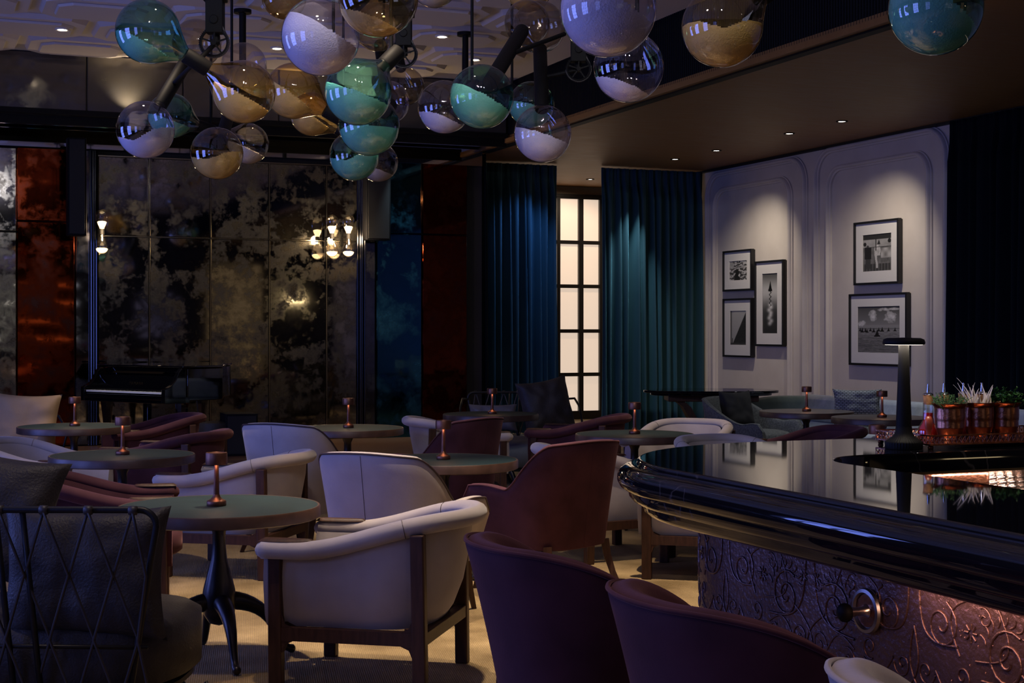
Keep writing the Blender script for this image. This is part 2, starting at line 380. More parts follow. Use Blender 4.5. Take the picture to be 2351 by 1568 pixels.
# ---------------- back wall: antiqued mirror panels in an alcove
def XB(px, Y=YB): return on_y(px, Y)[1]
b = MB(); b.box((1.35, YB+.14, 2.4), (11.2, .2, 4.8))
wall_back = struct('wall_back', b, M['black'], smooth=False)
def panel(x0, x1, z0, z1, m, Y=YB, t=.03, par=None, name='mirror_panel', lab=None):
    b = MB(); b.box(((x0+x1)/2, Y-t/2, (z0+z1)/2), (x1-x0, t, z1-z0))
    o = b.build(name, m, par or wall_back, bevel=.010, smooth=False, seg=1)
    if lab: o['label'] = lab
    return o
cols = [224, 342, 482, 617, 748, 822]; z1s = 1.5+211/F*on_y(420, YB)[0]
ztop = 3.62
for a, c in zip(cols, cols[1:]):
    for (z0, z1) in ((.1, z1s), (z1s, ztop)):
        panel(XB(a)+.004, XB(c)-.004, z0+.004, z1-.004, M['mir_gold'])
for k in range(0, 3):                       # further columns beyond the frame, left
    x1 = XB(38) - k*.75 - (.0 if k == 0 else 0)
    for (z0, z1) in ((.1, z1s+.03), (z1s+.03, 3.68)): panel(x1-.75+.004, x1-.004, z0, z1-.01, M['mir_gold'], Y=YB-.04)
panel(XB(38), XB(170), .1, z1s+.15, M['mir_orange'], Y=YB-.04, lab='rust orange mirror panel'); panel(XB(38), XB(170), z1s+.16, 3.68, M['mir_orange'], Y=YB-.04, lab='rust orange mirror panel')
panel(XB(172), XB(206), .1, 3.68, M['mir_grey'], Y=YB-.03)
panel(XB(833), XB(859), .1, 3.68, M['mir_grey'], Y=YB-.03)
zb2 = 1.5+219/F*on_y(910, YB)[0]
panel(XB(861), XB(964), .03, zb2, M['mir_blue'], Y=YB-.05, lab='deep blue mirror panel'); panel(XB(861), XB(964), zb2+.01, 3.73, M['mir_blue'], Y=YB-.05, lab='deep blue mirror panel')
panel(XB(966), XB(1068), .03, zb2, M['mir_orange'], Y=YB-.05, lab='rust orange mirror panel'); panel(XB(966), XB(1068), zb2+.01, 3.73, M['mir_orange'], Y=YB-.05, lab='rust orange mirror panel')
# bevelled alcove frame
b = MB()
for px in (212, 827):
    x = XB(px)
    for k, dx in enumerate((-.045, -.015, .015, .045)): b.cyl((x+dx, YB-.045-.015*(k % 2), .1), (x+dx, YB-.045-.015*(k % 2), 3.68), .016, 8)
struct('trim_20', b, M['mir_clean'])
b = MB()
for px in cols[1:-1]: b.box((XB(px), YB-.032, 1.86), (.012, .01, 3.5))
b.box(((XB(224)+XB(822))/2, YB-.032, z1s), (XB(822)-XB(224), .01, .010)); b.box(((XB(224)+XB(822))/2, YB-.034, ztop), (XB(822)-XB(224), .02, .014))
struct('trim_21', b, M['mir_seam'], smooth=False)
# header, mirrored soffit, smoky mirror fascia
YFA = 17.7
b = MB(); b.box((1.52, YB-.06, 3.80), (11.0, .06, .22)); struct('trim_22', b, M['mir_soffit'], smooth=False)
b = MB(); b.box((1.52, (YFA+YB)/2, 3.96), (XS*2-3.1, YB-YFA, .06)); struct('ceiling_soffit', b, M['mir_soffit'], smooth=False)
fas = MB(); fas.box((1.52, YFA+.08, 4.35), (XS*2-3.1, .12, .74)); fas = struct('wall_fascia', fas, M['black'], smooth=False)
fx = [XB(-160, YFA), XB(-30, YFA), XB(199, YFA), XB(420, YFA), XB(640, YFA), XB(860, YFA), XS-.02]
for a, c in zip(fx, fx[1:]): panel(a+.004, c-.004, 4.02, ZC-.01, M['mir_top'], Y=YFA+.02, par=fas)
b = MB(); b.box((1.52, YFA-.02, 3.985), (XS*2-3.1, .1, .05)); struct('trim_23', b, M['blackmetal'], smooth=False)
b = MB(); b.box((1.52, YFA+.02, 3.90), (XS*2-3.1, .05, .10)); struct('trim_24', b, M['blackmetal'], smooth=False)
# low stage of dark boards under the mirrors
b = MB(); b.box(((XL+XB(1068))/2, (YB+16.0)/2, .045), (XB(1068)-XL, YB-16.0, .09)); struct('floor_stage', b, M['woodfloor'], smooth=False)
# ---------------- lit garden window beyond the curtains
def win():
    b = MB(); D, xa = on_y(1278, YW); xs = [on_y(p, YW)[1] for p in (1180, 1230, 1278.5, 1330, 1376, 1424, 1472)]
    zs = [H-(py-HY)/F*D for py in (452, 556, 657, 760, 860, 966)]
    for i, x in enumerate(xs): b.box((x, YW-.04, (zs[0]+0)/2), (.085 if i in (1, 3, 5) else .06, .08, zs[0]))
    for z in zs: b.box(((xs[0]+xs[-1])/2, YW-.04, z), (xs[-1]-xs[0], .07, .06))
    b.box(((xs[0]+xs[-1])/2, YW-.04, .06), (xs[-1]-xs[0]+.1, .1, .16)); b.box(((xs[0]+xs[-1])/2, YW-.05, zs[0]+.02), (xs[-1]-xs[0]+.1, .12, .05))
    w = struct('window_1', b, M['window_frame'], smooth=False)
    for x0, x1 in zip(xs, xs[1:]):
        for z0, z1 in zip(zs[1:], zs):
            p = MB(); p.box(((x0+x1)/2, YW-.02, (z0+z1)/2), (x1-x0-.04, .01, z0-z1 if z0 > z1 else z1-z0)); o = p.build('pane', M['blind'], w, smooth=False); o['label'] = 'glowing cream window pane'
win()
# ---------------- curtains
def curtain(name, x0, y0, x1, y1, z0, z1, nf, m, lab, amp=.125, seed=1):
    rnd = random.Random(seed); L = sqrt((x1-x0)**2+(y1-y0)**2); dx, dy = (x1-x0)/L, (y1-y0)/L; nx, ny = dy, -dx
    n = nf*14; ph = [rnd.uniform(-.8, .8) for _ in range(nf+2)]; am = [rnd.uniform(.45, 1.25) for _ in range(nf+2)]
    zz = [z0 + (z1-z0)*t for t in (0, .08, .2, .35, .5, .65, .8, .88, .94, .965, .985, 1)]
    b = MB()
    def fn(i, j):
        u = i/(n-1); q = u*nf; k = int(q); fr = q-k; t = (zz[j]-z0)/(z1-z0)
        p = ph[k]*(1-fr)+ph[k+1]*fr; a = am[k]*(1-fr)+am[k+1]*fr
        wv = sin(2*pi*q + p + .5*sin(3*t+k*.7)*(1-t))
        wv = math.copysign(abs(wv)**.8, wv)
        pinch = 1-.72*sm(.88, .97, t)
        off = amp*a*wv*pinch*(.75+.5*(1-t)) + (.012*sin(2*pi*q*3)*sm(.9, .96, t))
        s = u*L + .02*sin(2*pi*q*.5+2*t)
        return (x0+dx*s+nx*off, y0+dy*s+ny*off, zz[j])
    b.grid(fn, n, len(zz)); o = b.build(name, m, sharp=180)
    md = o.modifiers.new('t', 'SOLIDIFY'); md.thickness = .006
    return tag(o, lab, 'curtain')
XcA, XcB = on_y(1088, YC)[1], on_y(1281, YC)[1]
curtain('velvet_curtain', XcA, YC, XcB, YC, .02, ZG-.02, 11, M['curtain'], 'deep blue velvet curtain hanging left of the lit window', seed=3)
curtain('velvet_curtain', on_y(1378, YC)[1], YC, XR-.05, YC, .02, ZG-.02, 13, M['curtain'], 'teal velvet curtain hanging between the lit window and the picture wall', seed=5)
curtain('velvet_curtain', XR-.12, Yr(2206)+.05, XR-.12, 9.2, .02, ZG-.02, 26, M['navycurtain'], 'near-black velvet curtain at the right end of the picture wall', seed=9)
curtain('velvet_curtain', XS+.06, YB+.05, XcA-.02, YC+.1, .02, ZG-.02, 6, M['navycurtain'], 'narrow black curtain gathered beside the rust mirror panel', seed=11, amp=.05)
# ---------------- downlights
def downlight(x, y, z, lab, grp, power=0, target=None, size=45, color=(1, .78, .55), r=.045, blend=.5):
    e = thing('ceiling_downlight', (x, y, z), 0, lab, 'downlight', grp)
    b = MB(); b.lathe([(r, -.004), (r*1.35, -.008), (r*1.5, 0), (r*1.5, .01), (r*.98, .01), (r*.98, -.004)], 24); b.build('trim_ring', M['blackmetal'] if grp.startswith('down') else M['ceil'], e)
    b = MB(); b.lathe([(0, .001), (r, .001)], 24); b.build('lens', M['disc'], e)
    if power:
        l = bpy.data.lights.new('spot', 'SPOT'); l.energy = power; l.color = color; l.spot_size = radians(size); l.spot_blend = blend; l.shadow_soft_size = .03
        o = bpy.data.objects.new('spot_light', l); col.objects.link(o); o.location = (x, y, z-.02)
        t = Vector(target) if target else Vector((x, y, 0)); o.rotation_euler = (t-o.location).to_track_quat('-Z', 'Y').to_euler()
    return e
YP1 = (panels[0][0]+panels[0][1])/2; YP2 = (panels[2][0]+panels[2][1])/2
for px, py, lab, tgt, pw in ((1550, 365, 'downlight in the gold ceiling nearest the teal curtain', (8.3, 18.45, 0), 25), (1645, 345, 'downlight in the gold ceiling above the three pictures', (XR, YP1-.05, 1.7), 130),
        (1812, 306, 'downlight in the gold ceiling between the two picture groups', (XR, 15.53, 0), 0), (1933, 278, 'downlight in the gold ceiling above the two stacked pictures', (XR, YP2+.1, 1.7), 130)):
    D = (ZG-H)*F/(HY-py); w = cw((px-CX)/F*D, D, ZG)
    downlight(w.x, w.y, ZG-.004, lab, 'downlights in the gold ceiling', pw, tgt, 78, blend=1, color=(1, .86, .68))
D = (ZG-H)*F/(HY-411); w = cw((1355-CX)/F*D, D, ZG); downlight(w.x, w.y, ZG-.004, 'downlight in front of the tall lit window', 'downlights in the gold ceiling', 60, (w.x, YW, 1.5), 120)
for px, py, lab in ((143, 69, 'downlight in the coffered ceiling at the far left'), (636, 112, 'downlight in the coffered ceiling right of the amber globe'), (1090, 138, 'downlight in the coffered ceiling left of the black rod'), (1015, 85, 'faint downlight in the coffered ceiling near the back')):
    D = (ZC-.09-H)*F/(HY-py); w = cw((px-CX)/F*D, D); downlight(w.x, w.y, ZC-.087, lab, 'round coffer lights', 0, r=.05)
# ---------------- framed photographs (canvas painted as vertex colour)
def artmat():
    m = bpy.data.materials.new('photo_print'); m.use_nodes = True; nt = m.node_tree; a = nt.nodes.new('ShaderNodeAttribute'); a.attribute_name = 'Col'
    nt.links.new(a.outputs['Color'], nt.nodes['Principled BSDF'].inputs['Base Color']); nt.nodes['Principled BSDF'].inputs['Roughness'].default_value = .35; return m
M['art'] = artmat()
from mathutils import noise
def canvas(fn, w, h, nx, ny, name, par, loc, axis):
    b = MB()
    def g(i, j):
        u, v = i/(nx-1), j/(ny-1); p = Vector(((u-.5)*w, 0, (v-.5)*h)); return p
    b.grid(g, nx, ny); o = b.build(name, M['art'], par, smooth=False); me = o.data
    ca = me.color_attributes.new('Col', 'FLOAT_COLOR', 'POINT')
    dat = []
    for i in range(nx):
        for j in range(ny):
            c = fn(i/(nx-1), j/(ny-1)); dat += [c[0], c[1], c[2], 1] if isinstance(c, tuple) else [c, c, c, 1]
    ca.data.foreach_set('color', dat); o.location = loc; return o
nz = lambda x, y, s=0: noise.fractal(Vector((x, y, s)), .8, 2.1, 5)
def tri(u, v, cx, cy, w, h): return 0 <= (v-cy) <= h and abs(u-cx-.1*w*(v-cy)/h) < w*(1-(v-cy)/h)
def art1(u, v):          # statue on swirling water
    if v > .62 and nz(u*3, v*3, 1) > -.12-abs(u-.45)*.3 and u < .85: return .25+.25*abs(nz(u*12, v*12, 2))
    if abs(u-.42-.02*sin(v*20)) < .10+.25*max(0, .18-v)*2 and v < .55: return .02
    s = sin(26*v+6*nz(u*3, v*3, 3)+3*u); return .45 if s > .2 else .05
def art2(u, v):          # plain dark triangle sail against pale sky
    if v < .06: return .05
    if u > .12+.88*(v-.0): return .03+.02*nz(u*20, v*20)
    if u < .10: return .10
    if abs(u-.13) < .02 and .03 < v < .2: return .02
    return .32+.06*v
def art3(u, v):          # junk on sunlit water
    d = abs(v-.70); g = .04+.42*math.exp(-d*d*28)
    if tri(u, v, .5, .73, .11, .15): return .008
    if .70 < v < .735 and abs(u-.5) < .13: return .01
    if .45 < v < .70 and abs(u-.5+.05*sin(v*90)) < .035: return .03
    for k in range(8):
        y = .48-k*.045; r = ((u-.5-.08*sin(k*2.3))**2*6+((v-y)*9)**2)
        g += .5*math.exp(-r*14)
    return min(.8, g*(1-.35*max(0, .45-v)*2)+.01*sin(v*260))
def art4(u, v):          # two figures on a deck under a canopy
    if v > .82+.14*abs(sin(u*pi*1.0)*.6-.3) and v > .86: return .03
    if abs(u-.45) < .015 and v > .55: return .04
    if (u-.92)**2*1+(v-.80)**2 < .0035 or (u-.06)**2+(v-.74)**2 < .003: return .02
    if tri(u, v, .55, .72, .06, .13): return .03
    if abs(v-.655) < .008 and u > .2: return .05
    if (u-.16)**2*1.6+(v-.68)**2*4 < .0035: return .06
    if abs(u-.17) < .12 and .33 < v < .66: return .02
    if abs(u-.17) < .09 and .06 < v <= .33: return .05
    if (u-.50)**2*1.6+(v-.68)**2*4 < .004: return .5
    if abs(u-.50) < .11-.06*abs(v-.55) and .42 < v < .65: return .42+.15*nz(u*14, v*14)
    if abs(u-.47-.02*sin(v*12)) < .035 and .08 < v <= .42: return .45
    if v > .655: return .30+.1*nz(u*3, v*5, 4)
    if u > .62 and .35 < v < .62: return .28+.12*sin(u*22)*sin(v*18)
    if v < .2: return .04+.05*(sin(u*60) > 0)
    return .12+.06*nz(u*8, v*8, 5)
boats = [(.05, .47, .03), (.10, .45, .035), (.18, .46, .03), (.22, .44, .03), (.30, .47, .03), (.38, .45, .035), (.50, .47, .03), (.58, .47, .035), (.73, .47, .03), (.88, .47, .03), (.46, .37, .055)]
def art5(u, v):          # fleet of sailing boats under towering clouds
    for (x, y, s) in boats:
        if tri(u, v, x, y, s*.9, s*2.6) or (abs(u-x) < s*1.3 and -.012*(s/.03) < v-y < .004): return .012
    if v > .53:
        g = .07+.16*(1-(v-.53)/.47)
        for (cx, cy, rx, ry) in ((.35, .80, .10, .13), (.78, .76, .14, .12), (.08, .63, .1, .07), (.60, .93, .12, .04), (.86, .94, .12, .03)):
            q = ((u-cx)/rx)**2+((v-cy)/ry)**2 + .9*nz(u*9, v*9, 2)
            if q < 1: g = max(g, .55-.30*q+.1*nz(u*20, v*20, 3))
        if v < .60: g = max(g, .25)
        return max(.03, g)
    if v > .515: return .10
    return .14+.18*max(0, (v-.25))*2+.05*sin(v*160+5*nz(u*4, v*20))
def picture(px0, px1, py0, py1, art, lab, grp, mt=.2, nx=70, ny=90, mw=.028, D0=.05):
    pc = (px0+px1)/2; X = XR-D0; D, Y = on_x(pc, X); z0 = H-(py1-HY)/F*D; z1 = H-(py0-HY)/F*D
    ya, yb = on_x(px1, X)[1], on_x(px0, X)[1]; w, h = yb-ya, z1-z0
    e = thing('framed_photograph', (X, (ya+yb)/2, (z0+z1)/2), radians(-90), lab, 'framed photograph', grp)
    b = MB()                                  # local x along the wall, local -y into the room
    for (cx, cz, sx, sz) in ((0, h/2-mw/2, w, mw), (0, -h/2+mw/2, w, mw), (-w/2+mw/2, 0, mw, h-2*mw), (w/2-mw/2, 0, mw, h-2*mw)): b.box((cx, 0, cz), (sx, .055, sz))
    b.build('frame', M['frame'], e, bevel=.004, smooth=False)
    iw, ih = w-2*mw, h-2*mw; m = mt*min(iw, ih); aw, ah = iw-2*m, ih-2*m*1.05
    b = MB()
    for (cx, cz, sx, sz) in ((0, ih/2-m/2, iw, m), (0, -ih/2+m/2, iw, m), (-iw/2+m/2, 0, m, ih-2*m), (iw/2-m/2, 0, m, ih-2*m)): b.box((cx, .0, cz), (sx, .008, sz))
    b.build('mount', M['mount'], e, smooth=False)
    canvas(art, iw-2*m, ih-2*m, nx, ny, 'print', e, (0, .004+.002, 0), None)
    b = MB(); b.box((0, .028+.01, 0), (w-.02, .02, h-.02)); b.build('backing', M['frame'], e, smooth=False)
g1 = 'framed photographs on the panelled wall'
picture(1662, 1728, 574, 668, art1, 'small framed photo of rippling water, upper left of three', g1, .24)
picture(1662, 1728, 685, 820, art2, 'framed photo of a dark slanting triangle, lower left of three', g1, .20)
picture(1735, 1801, 598, 795, art3, 'tall narrow framed photo of one sail above glinting water', g1, .22, ny=140)
picture(1963, 2066, 506, 653, art4, 'framed photo of two figures on a deck, upper of the right pair', g1, .19, nx=90, ny=120)
picture(1952, 2085, 673, 840, art5, 'large framed photo of many sailboats under clouds, behind the bar lamp', g1, .16, nx=120, ny=130)
# ---------------- things on the unseen side, which the mirrors show
b = MB(); b.box((0, 0, 0), (1.3, .06, 1.3)); e = thing('framed_artwork', (6.1, YF+.06, 1.9), 0, 'black and white radial striped artwork seen in the mirror', 'artwork')
b.build('frame', M['frame'], e)
def art6(u, v):
    a = atan2(v-.45, u-.5); r = sqrt((u-.5)**2+(v-.45)**2); return .85 if sin(a*13+r*9) > 0 else .01
canvas(art6, 1.2, 1.2, 120, 120, 'print', e, (0, .035, 0), None)
b = MB()
for z in (1.25, 1.73, 2.2, 2.68): b.box((2.7, YF+.18, z), (2.6, .3, .03))
for x in (1.4, 2.7, 4.0): b.box((x, YF+.18, 1.9), (.05, .32, 1.9))
sh = b.build('back_bar_shelf', M['rack'], smooth=False); tag(sh, 'open back bar shelving reflected in the left mirrors', 'shelf')
for z in (1.25, 1.73, 2.2, 2.68):
    b = MB(); b.box((0, .16, .0), (2.5, .01, .022)); o = b.build('light_strip', emit('shelf_strip_%d' % int(z*100), (.9, .85, .8), 3), sh, smooth=False); o.location = (2.7, YF+.18, z)
rnd = random.Random(4); b0 = None
for z in (1.265, 1.745, 2.215):
    for k in range(9):
        x = 1.6+k*.27+rnd.uniform(-.05, .05)
        if b0 is None:
            b = MB(); b.lathe([(0, 0), (.038, 0), (.04, .02), (.04, .17), (.03, .2), (.014, .22), (.014, .29), (0, .29)], 12)
            b0 = tag(b.build('liquor_bottle', mat('bottle_pale', (.35, .33, .3), .2)), 'pale liquor bottle standing on the reflected back bar shelves', 'bottle', 'bottles on the reflected back bar'); o = b0
        else: o = b0.copy(); col.objects.link(o)
        o.location = (x, YF+.2, z)
b = MB(); b.box((0, 0, 0), (.5, .1, .16)); o = tag(b.build('wall_sconce', emit('warm_sconce', (1, .75, .4), 7)), 'wide warm wall light glowing in the mirror', 'wall light'); o.location = (9.9, YF+.1, 2.35)
b = MB(); b.box((0, 0, 0), (1.5, .05, 3.3)); o = tag(b.build('lit_panel', emit('warm_screen', (.55, .38, .18), .16)), 'dim amber glazed screen reflected in the mirror', 'screen'); o.location = (8.2, YF+.06, 1.65)
# ================================================================== TABLES AND LAMPS
def make_table(dark=False):
    e = thing('pedestal_table', (0,0,0), 0, 'x', 'table', 'round pedestal tables')
    r = .457; zt = .70
    b = MB(); b.lathe([(0, zt), (r-.012, zt)], 64); b.build('tabletop', M['darktop' if dark else 'greentop'], e)
    b = MB(); b.lathe([(r-.012, zt), (r-.004, zt+.001), (r, zt-.005), (r, zt-.05), (r-.01, zt-.055), (0, zt-.055)], 64); b.build('rim', M['rimwood'], e)
    b = MB(); b.lathe([(.10, .645), (.09, .63), (.045, .615), (.030, .58), (.030, .52), (.036, .46), (.055, .39), (.072, .32), (.078, .26), (.070, .21), (.045, .17), (0, .155)], 28)
    b.build('pedestal', M['bronze'], e)
    for k in range(4):
        a = pi/2*k; b = MB()
        pts = [(.03, .27), (.08, .265), (.15, .245), (.215, .20), (.255, .14), (.28, .08), (.305, .035), (.335, .022), (.355, .022)]
        rr = [.045, .046, .038, .030, .024, .019, .017, .022, .012]
        P3 = [(x*cos(a), x*sin(a), z) for x, z in pts]
        b.tube(P3, rr, 10); b.sphere((.338*cos(a), .338*sin(a), .022), .022, 10); b.build('leg', M['bronze'], e, sub=1, sharp=180)
    return e
tables = {1: (503, 1161), 2: (281, 1043.7), 3: (170, 978), 4: (798, 982), 5: (1020, 1054.7), 6: (1127, 950), 7: (1457, 996), 8: (1851, 944), 9: (2025, 958), 10: (2008, 1070)}
tl = {1: 'round green topped table nearest the camera at left', 2: 'round green topped table, second behind at left', 3: 'round green topped table beside the tan cushion', 4: 'round green topped table in front of the mirrored alcove',
      5: 'round green topped table in the middle of the room', 6: 'round green topped table in front of the black cushioned loveseat', 7: 'round green topped table between the middle and the bar',
      8: 'dark topped round table at the left end of the teal sofa', 9: 'dark topped round table in front of the woven cushion on the sofa', 10: 'dark topped round table hidden behind the bar lamp, only its lamp showing'}
TP = {}; t0 = make_table(); t8 = make_table(True)
for k, (px, yc) in tables.items():
    D = .80*F/(yc-HY); w = P(px, D, 0); TP[k] = (px, D)
    rz = radians(-66)-TH
    if k == 1: t0.location = w; t0.rotation_euler = (0, 0, rz); t0['label'] = tl[k]
    elif k == 8: t8.location = w; t8['label'] = tl[k]; t8['group'] = 'dark topped tables by the sofa'
    elif k > 8: dup(t8, w, .5*k, tl[k])
    else: dup(t0, w, rz+.35*k, tl[k])
def make_lamp():
    e = thing('table_lamp', (0,0,0), 0, 'x', 'table lamp', 'small copper table lamps')
    b = MB(); b.lathe([(0, 0), (.042, 0), (.044, .004), (.044, .020), (.040, .025), (.028, .030), (.018, .040), (.014, .052), (0, .052)], 28); b.build('base', M['copper'], e)
    b = MB(); b.lathe([(.0135, .045), (.0135, .05), (.010, .19), (.010, .205)], 20); b.build('pole', M['copper'], e)
    b = MB(); b.lathe([(.046, .19), (.048, .188), (.049, .192), (.049, .238), (.047, .242), (.040, .243), (.038, .240), (0, .240)], 32); b.lathe([(.046, .19), (.046, .228), (0, .228)], 32); b.build('shade', M['copper'], e)
    b = MB(); b.lathe([(.012, .200), (.040, .200)], 24); o = b.build('light_ring', M['warmdisc'], e)
    return e
L0 = make_lamp()
lpx = {1: 497, 2: 281.6, 3: 171.7, 4: 800, 5: 1018, 6: 1130, 7: 1457, 8: 1852, 9: 2025, 10: 2014}
for k in range(1, 11):
    px, D = TP[k]; w = P(lpx[k], D+.0, .7)
    lab = 'small copper mushroom lamp on the ' + tl[k].replace('round ', '').replace('green topped ', '').replace('dark topped ', '')
    if k == 1: L0.location = w; L0['label'] = lab
    else: dup(L0, w, 0, lab)
    l = bpy.data.lights.new('lamp', 'POINT'); l.energy = .13; l.color = (1, .5, .28); l.shadow_soft_size = .02
    o = bpy.data.objects.new('table_lamp_light', l); col.objects.link(o); o.location = w + Vector((.028*sin(TH)*-1, -.028*cos(TH), .185))
# ================================================================== CHAIRS
def ulen(fn, n):
    pts = [fn(i/400) for i in range(401)]; L = [0]
    for a, c in zip(pts, pts[1:]): L.append(L[-1]+(Vector(c)-Vector(a)).length)
    out = []; k = 0
    for i in range(n):
        t = L[-1]*i/(n-1)
        while k < 399 and L[k+1] < t: k += 1
        f = (t-L[k])/max(1e-9, L[k+1]-L[k]); out.append(Vector(pts[k]).lerp(Vector(pts[k+1]), f))
    return out
def uplan(W, yb, yc, yf, e=1.0):
    # open U seen from above: back at yb, corners end at yc, straight arms to yf
    def fn(t):
        s = -1 if t < .5 else 1; q = abs(t-.5)*2
        if q < .62:
            a = q/.62*pi/2; return (s*W*sin(a)**e, yc-(yc-yb)*cos(a)**e, 0)
        return (s*W, yc+(yf-yc)*(q-.62)/.38, 0)
    return fn
def cushion_slab(b, w, y0, y1, z0, z1, n=28, e=3.2, puff=.02):
    cy = (y0+y1)/2; hy = (y1-y0)/2; rings = [(.0, z0), (.92, z0), (1, z0+.02), (1.0, (z0+z1)/2), (1, z1-.03), (.93, z1-.006), (.7, z1+puff*.5), (0, z1+puff)]
    def fn(i, j):
        s, z = rings[i]; a = 2*pi*j/n; c, d = cos(a), sin(a)
        rr = (abs(c)**e+abs(d)**e)**(-1/e); return (w*s*rr*c, cy+hy*s*rr*d, z)
    b.grid(fn, len(rings), n, cv=True)
def make_tub(m, name='tub_armchair'):
    e = thing(name, (0,0,0), 0, 'x', 'armchair', 'roll-topped tub armchairs')
    path = ulen(uplan(.335, -.435, -.10, .37, .9), 61)
    zc = lambda y: .585+.125*sm(.22, -.42, y)
    N = [((path[min(i+1, 60)]-path[max(i-1, 0)]).cross(Vector((0,0,1)))).normalized() for i in range(61)]
    if N[30].y > 0: N = [-n for n in N]
    # roll
    b = MB(); pts = [Vector((p.x, p.y, zc(p.y)))+N[i]*.012 for i, p in enumerate(path)]
    ends = lambda p, q: [p+(p-q).normalized()*t for t in (.004, .02, .03)]
    a0 = ends(pts[0], pts[1]); a1 = ends(pts[-1], pts[-2])
    full = a0[::-1]+pts+a1; rr = [.012, .030, .040]+[.045]*61+[.040, .030, .012]
    b.tube(full, rr, 14, flat=.86); b.build('rolled_rim', m, e, sharp=180)
    for i in (18, 42):
        b = MB(); c = pts[i]; t = (pts[i+1]-pts[i-1]).normalized(); u = Vector((0,0,1)); u = (u-t*u.dot(t)).normalized(); w = t.cross(u)
        b.tube([c+(u*cos(a)*.86+w*sin(a))*.0452 for a in [2*pi*k/20 for k in range(20)]], .0013, 4, closed=True)
        b.build('seam', M['piping'], e, sharp=180)
    # shell
    b = MB()
    def fn(i, j):
        p = path[i]; n = N[i]; back = max(0, -n.y)**1.5; zt = zc(p.y)-.01
        prof = [(-.005, zt), (.006-.02*back, zt-.10), (.004-.055*back, .42), (-.012-.085*back, .31), (-.03-.10*back, .265), (-.08-.10*back, .27), (-.085-.05*back, .42), (-.07-.02*back, zt-.08), (-.045, zt)]
        o, z = prof[j]; q = p+n*o; return (q.x, q.y, z)
    b.grid(fn, 61, 9)
    for i in (0, 60): b.poly([fn(i, j) for j in range(9)][::(1 if i else -1)])
    b.build('shell', m, e, sharp=60)
    b = MB(); cushion_slab(b, .25, -.30, .42, .30, .43); b.build('seat_cushion', m, e, sharp=180)
    for sx in (-1, 1):
        for (y, zt, yt) in ((.315, .56, .315), (-.31, .665, -.30)):
            b = MB(); b.beam((sx*.330, y-.0, 0), (sx*.338, yt, zt), .048, .058, up=(0,1,0)); b.build('leg', M['wood'], e, bevel=.006, smooth=False)
        b = MB(); b.beam((sx*.330, .30, .238), (sx*.330, -.30, .238), .044, .055)
        for (y, s) in ((.285, -1), (-.28, 1)):
            b.poly([(sx*.312, y, .266), (sx*.312, y+s*.05, .266), (sx*.312, y+s*.015, .281), (sx*.312, y, .32)]); b.poly([(sx*.350, y, .266), (sx*.350, y+s*.05, .266), (sx*.350, y+s*.015, .281), (sx*.350, y, .32)])
            b.poly([(sx*.350, y, .210), (sx*.350, y+s*.05, .210), (sx*.350, y+s*.015, .195), (sx*.350, y, .16)]); b.poly([(sx*.350, y+s*.05, .210), (sx*.350, y+s*.015, .195), (sx*.312, y+s*.015, .195), (sx*.312, y+s*.05, .210)]); b.poly([(sx*.350, y+s*.015, .195), (sx*.350, y, .16), (sx*.312, y, .16), (sx*.312, y+s*.015, .195)])
        b.build('side_rail', M['wood'], e, smooth=False)
        b = MB(); z = zc(.3)+.036
        def fa(i, j):
            t = i/14; y = .385-.24*t; w = .031*sqrt(max(0, 1-((t-.36)/.66)**2)); x = w*(j/4-1)*1.0
            return (sx*.338+x, y, z+(.012 if 0 < j < 8 else 0)*(1 if 0 < i < 14 else .1)+.02*sm(.6, 1, t)*0)
        b.grid(fa, 15, 9); b.build('arm_cap', M['wood'], e, sharp=180)
    for y in (.31, -.31):
        b = MB(); b.beam((-.31, y, .238), (.31, y, .238), .044, .055); b.build('cross_rail', M['wood'], e, bevel=.004, smooth=False)
    return e
def wing_shell(b, path, N, hz, z0, th, flare, nz=9, flat_bottom=True):
    n = len(path)
    def fn(i, j):
        p = path[i]; zt = hz[i]
        k = nz
        if j < k:
            t = j/(k-1); z = z0+(zt-.02-z0)*t; o = flare*t*t - .035*(1-t)**2
        elif j < k+3:
            q = (j-k+1)/4*pi; z = zt-.02+.02*sin(q); o = flare-th/2+th/2*cos(q)
        else:
            t = 1-(j-k-3)/(k-1); z = z0+.08+(zt-.02-z0-.08)*t; o = flare*t*t-.035*(1-t)**2-th
        q = p+N[i]*o; return (q.x, q.y, z)
    b.grid(fn, n, 2*nz+3)
    for i in (0, n-1): b.poly([fn(i, j) for j in range(2*nz+3)][::(1 if i else -1)])
    return fn
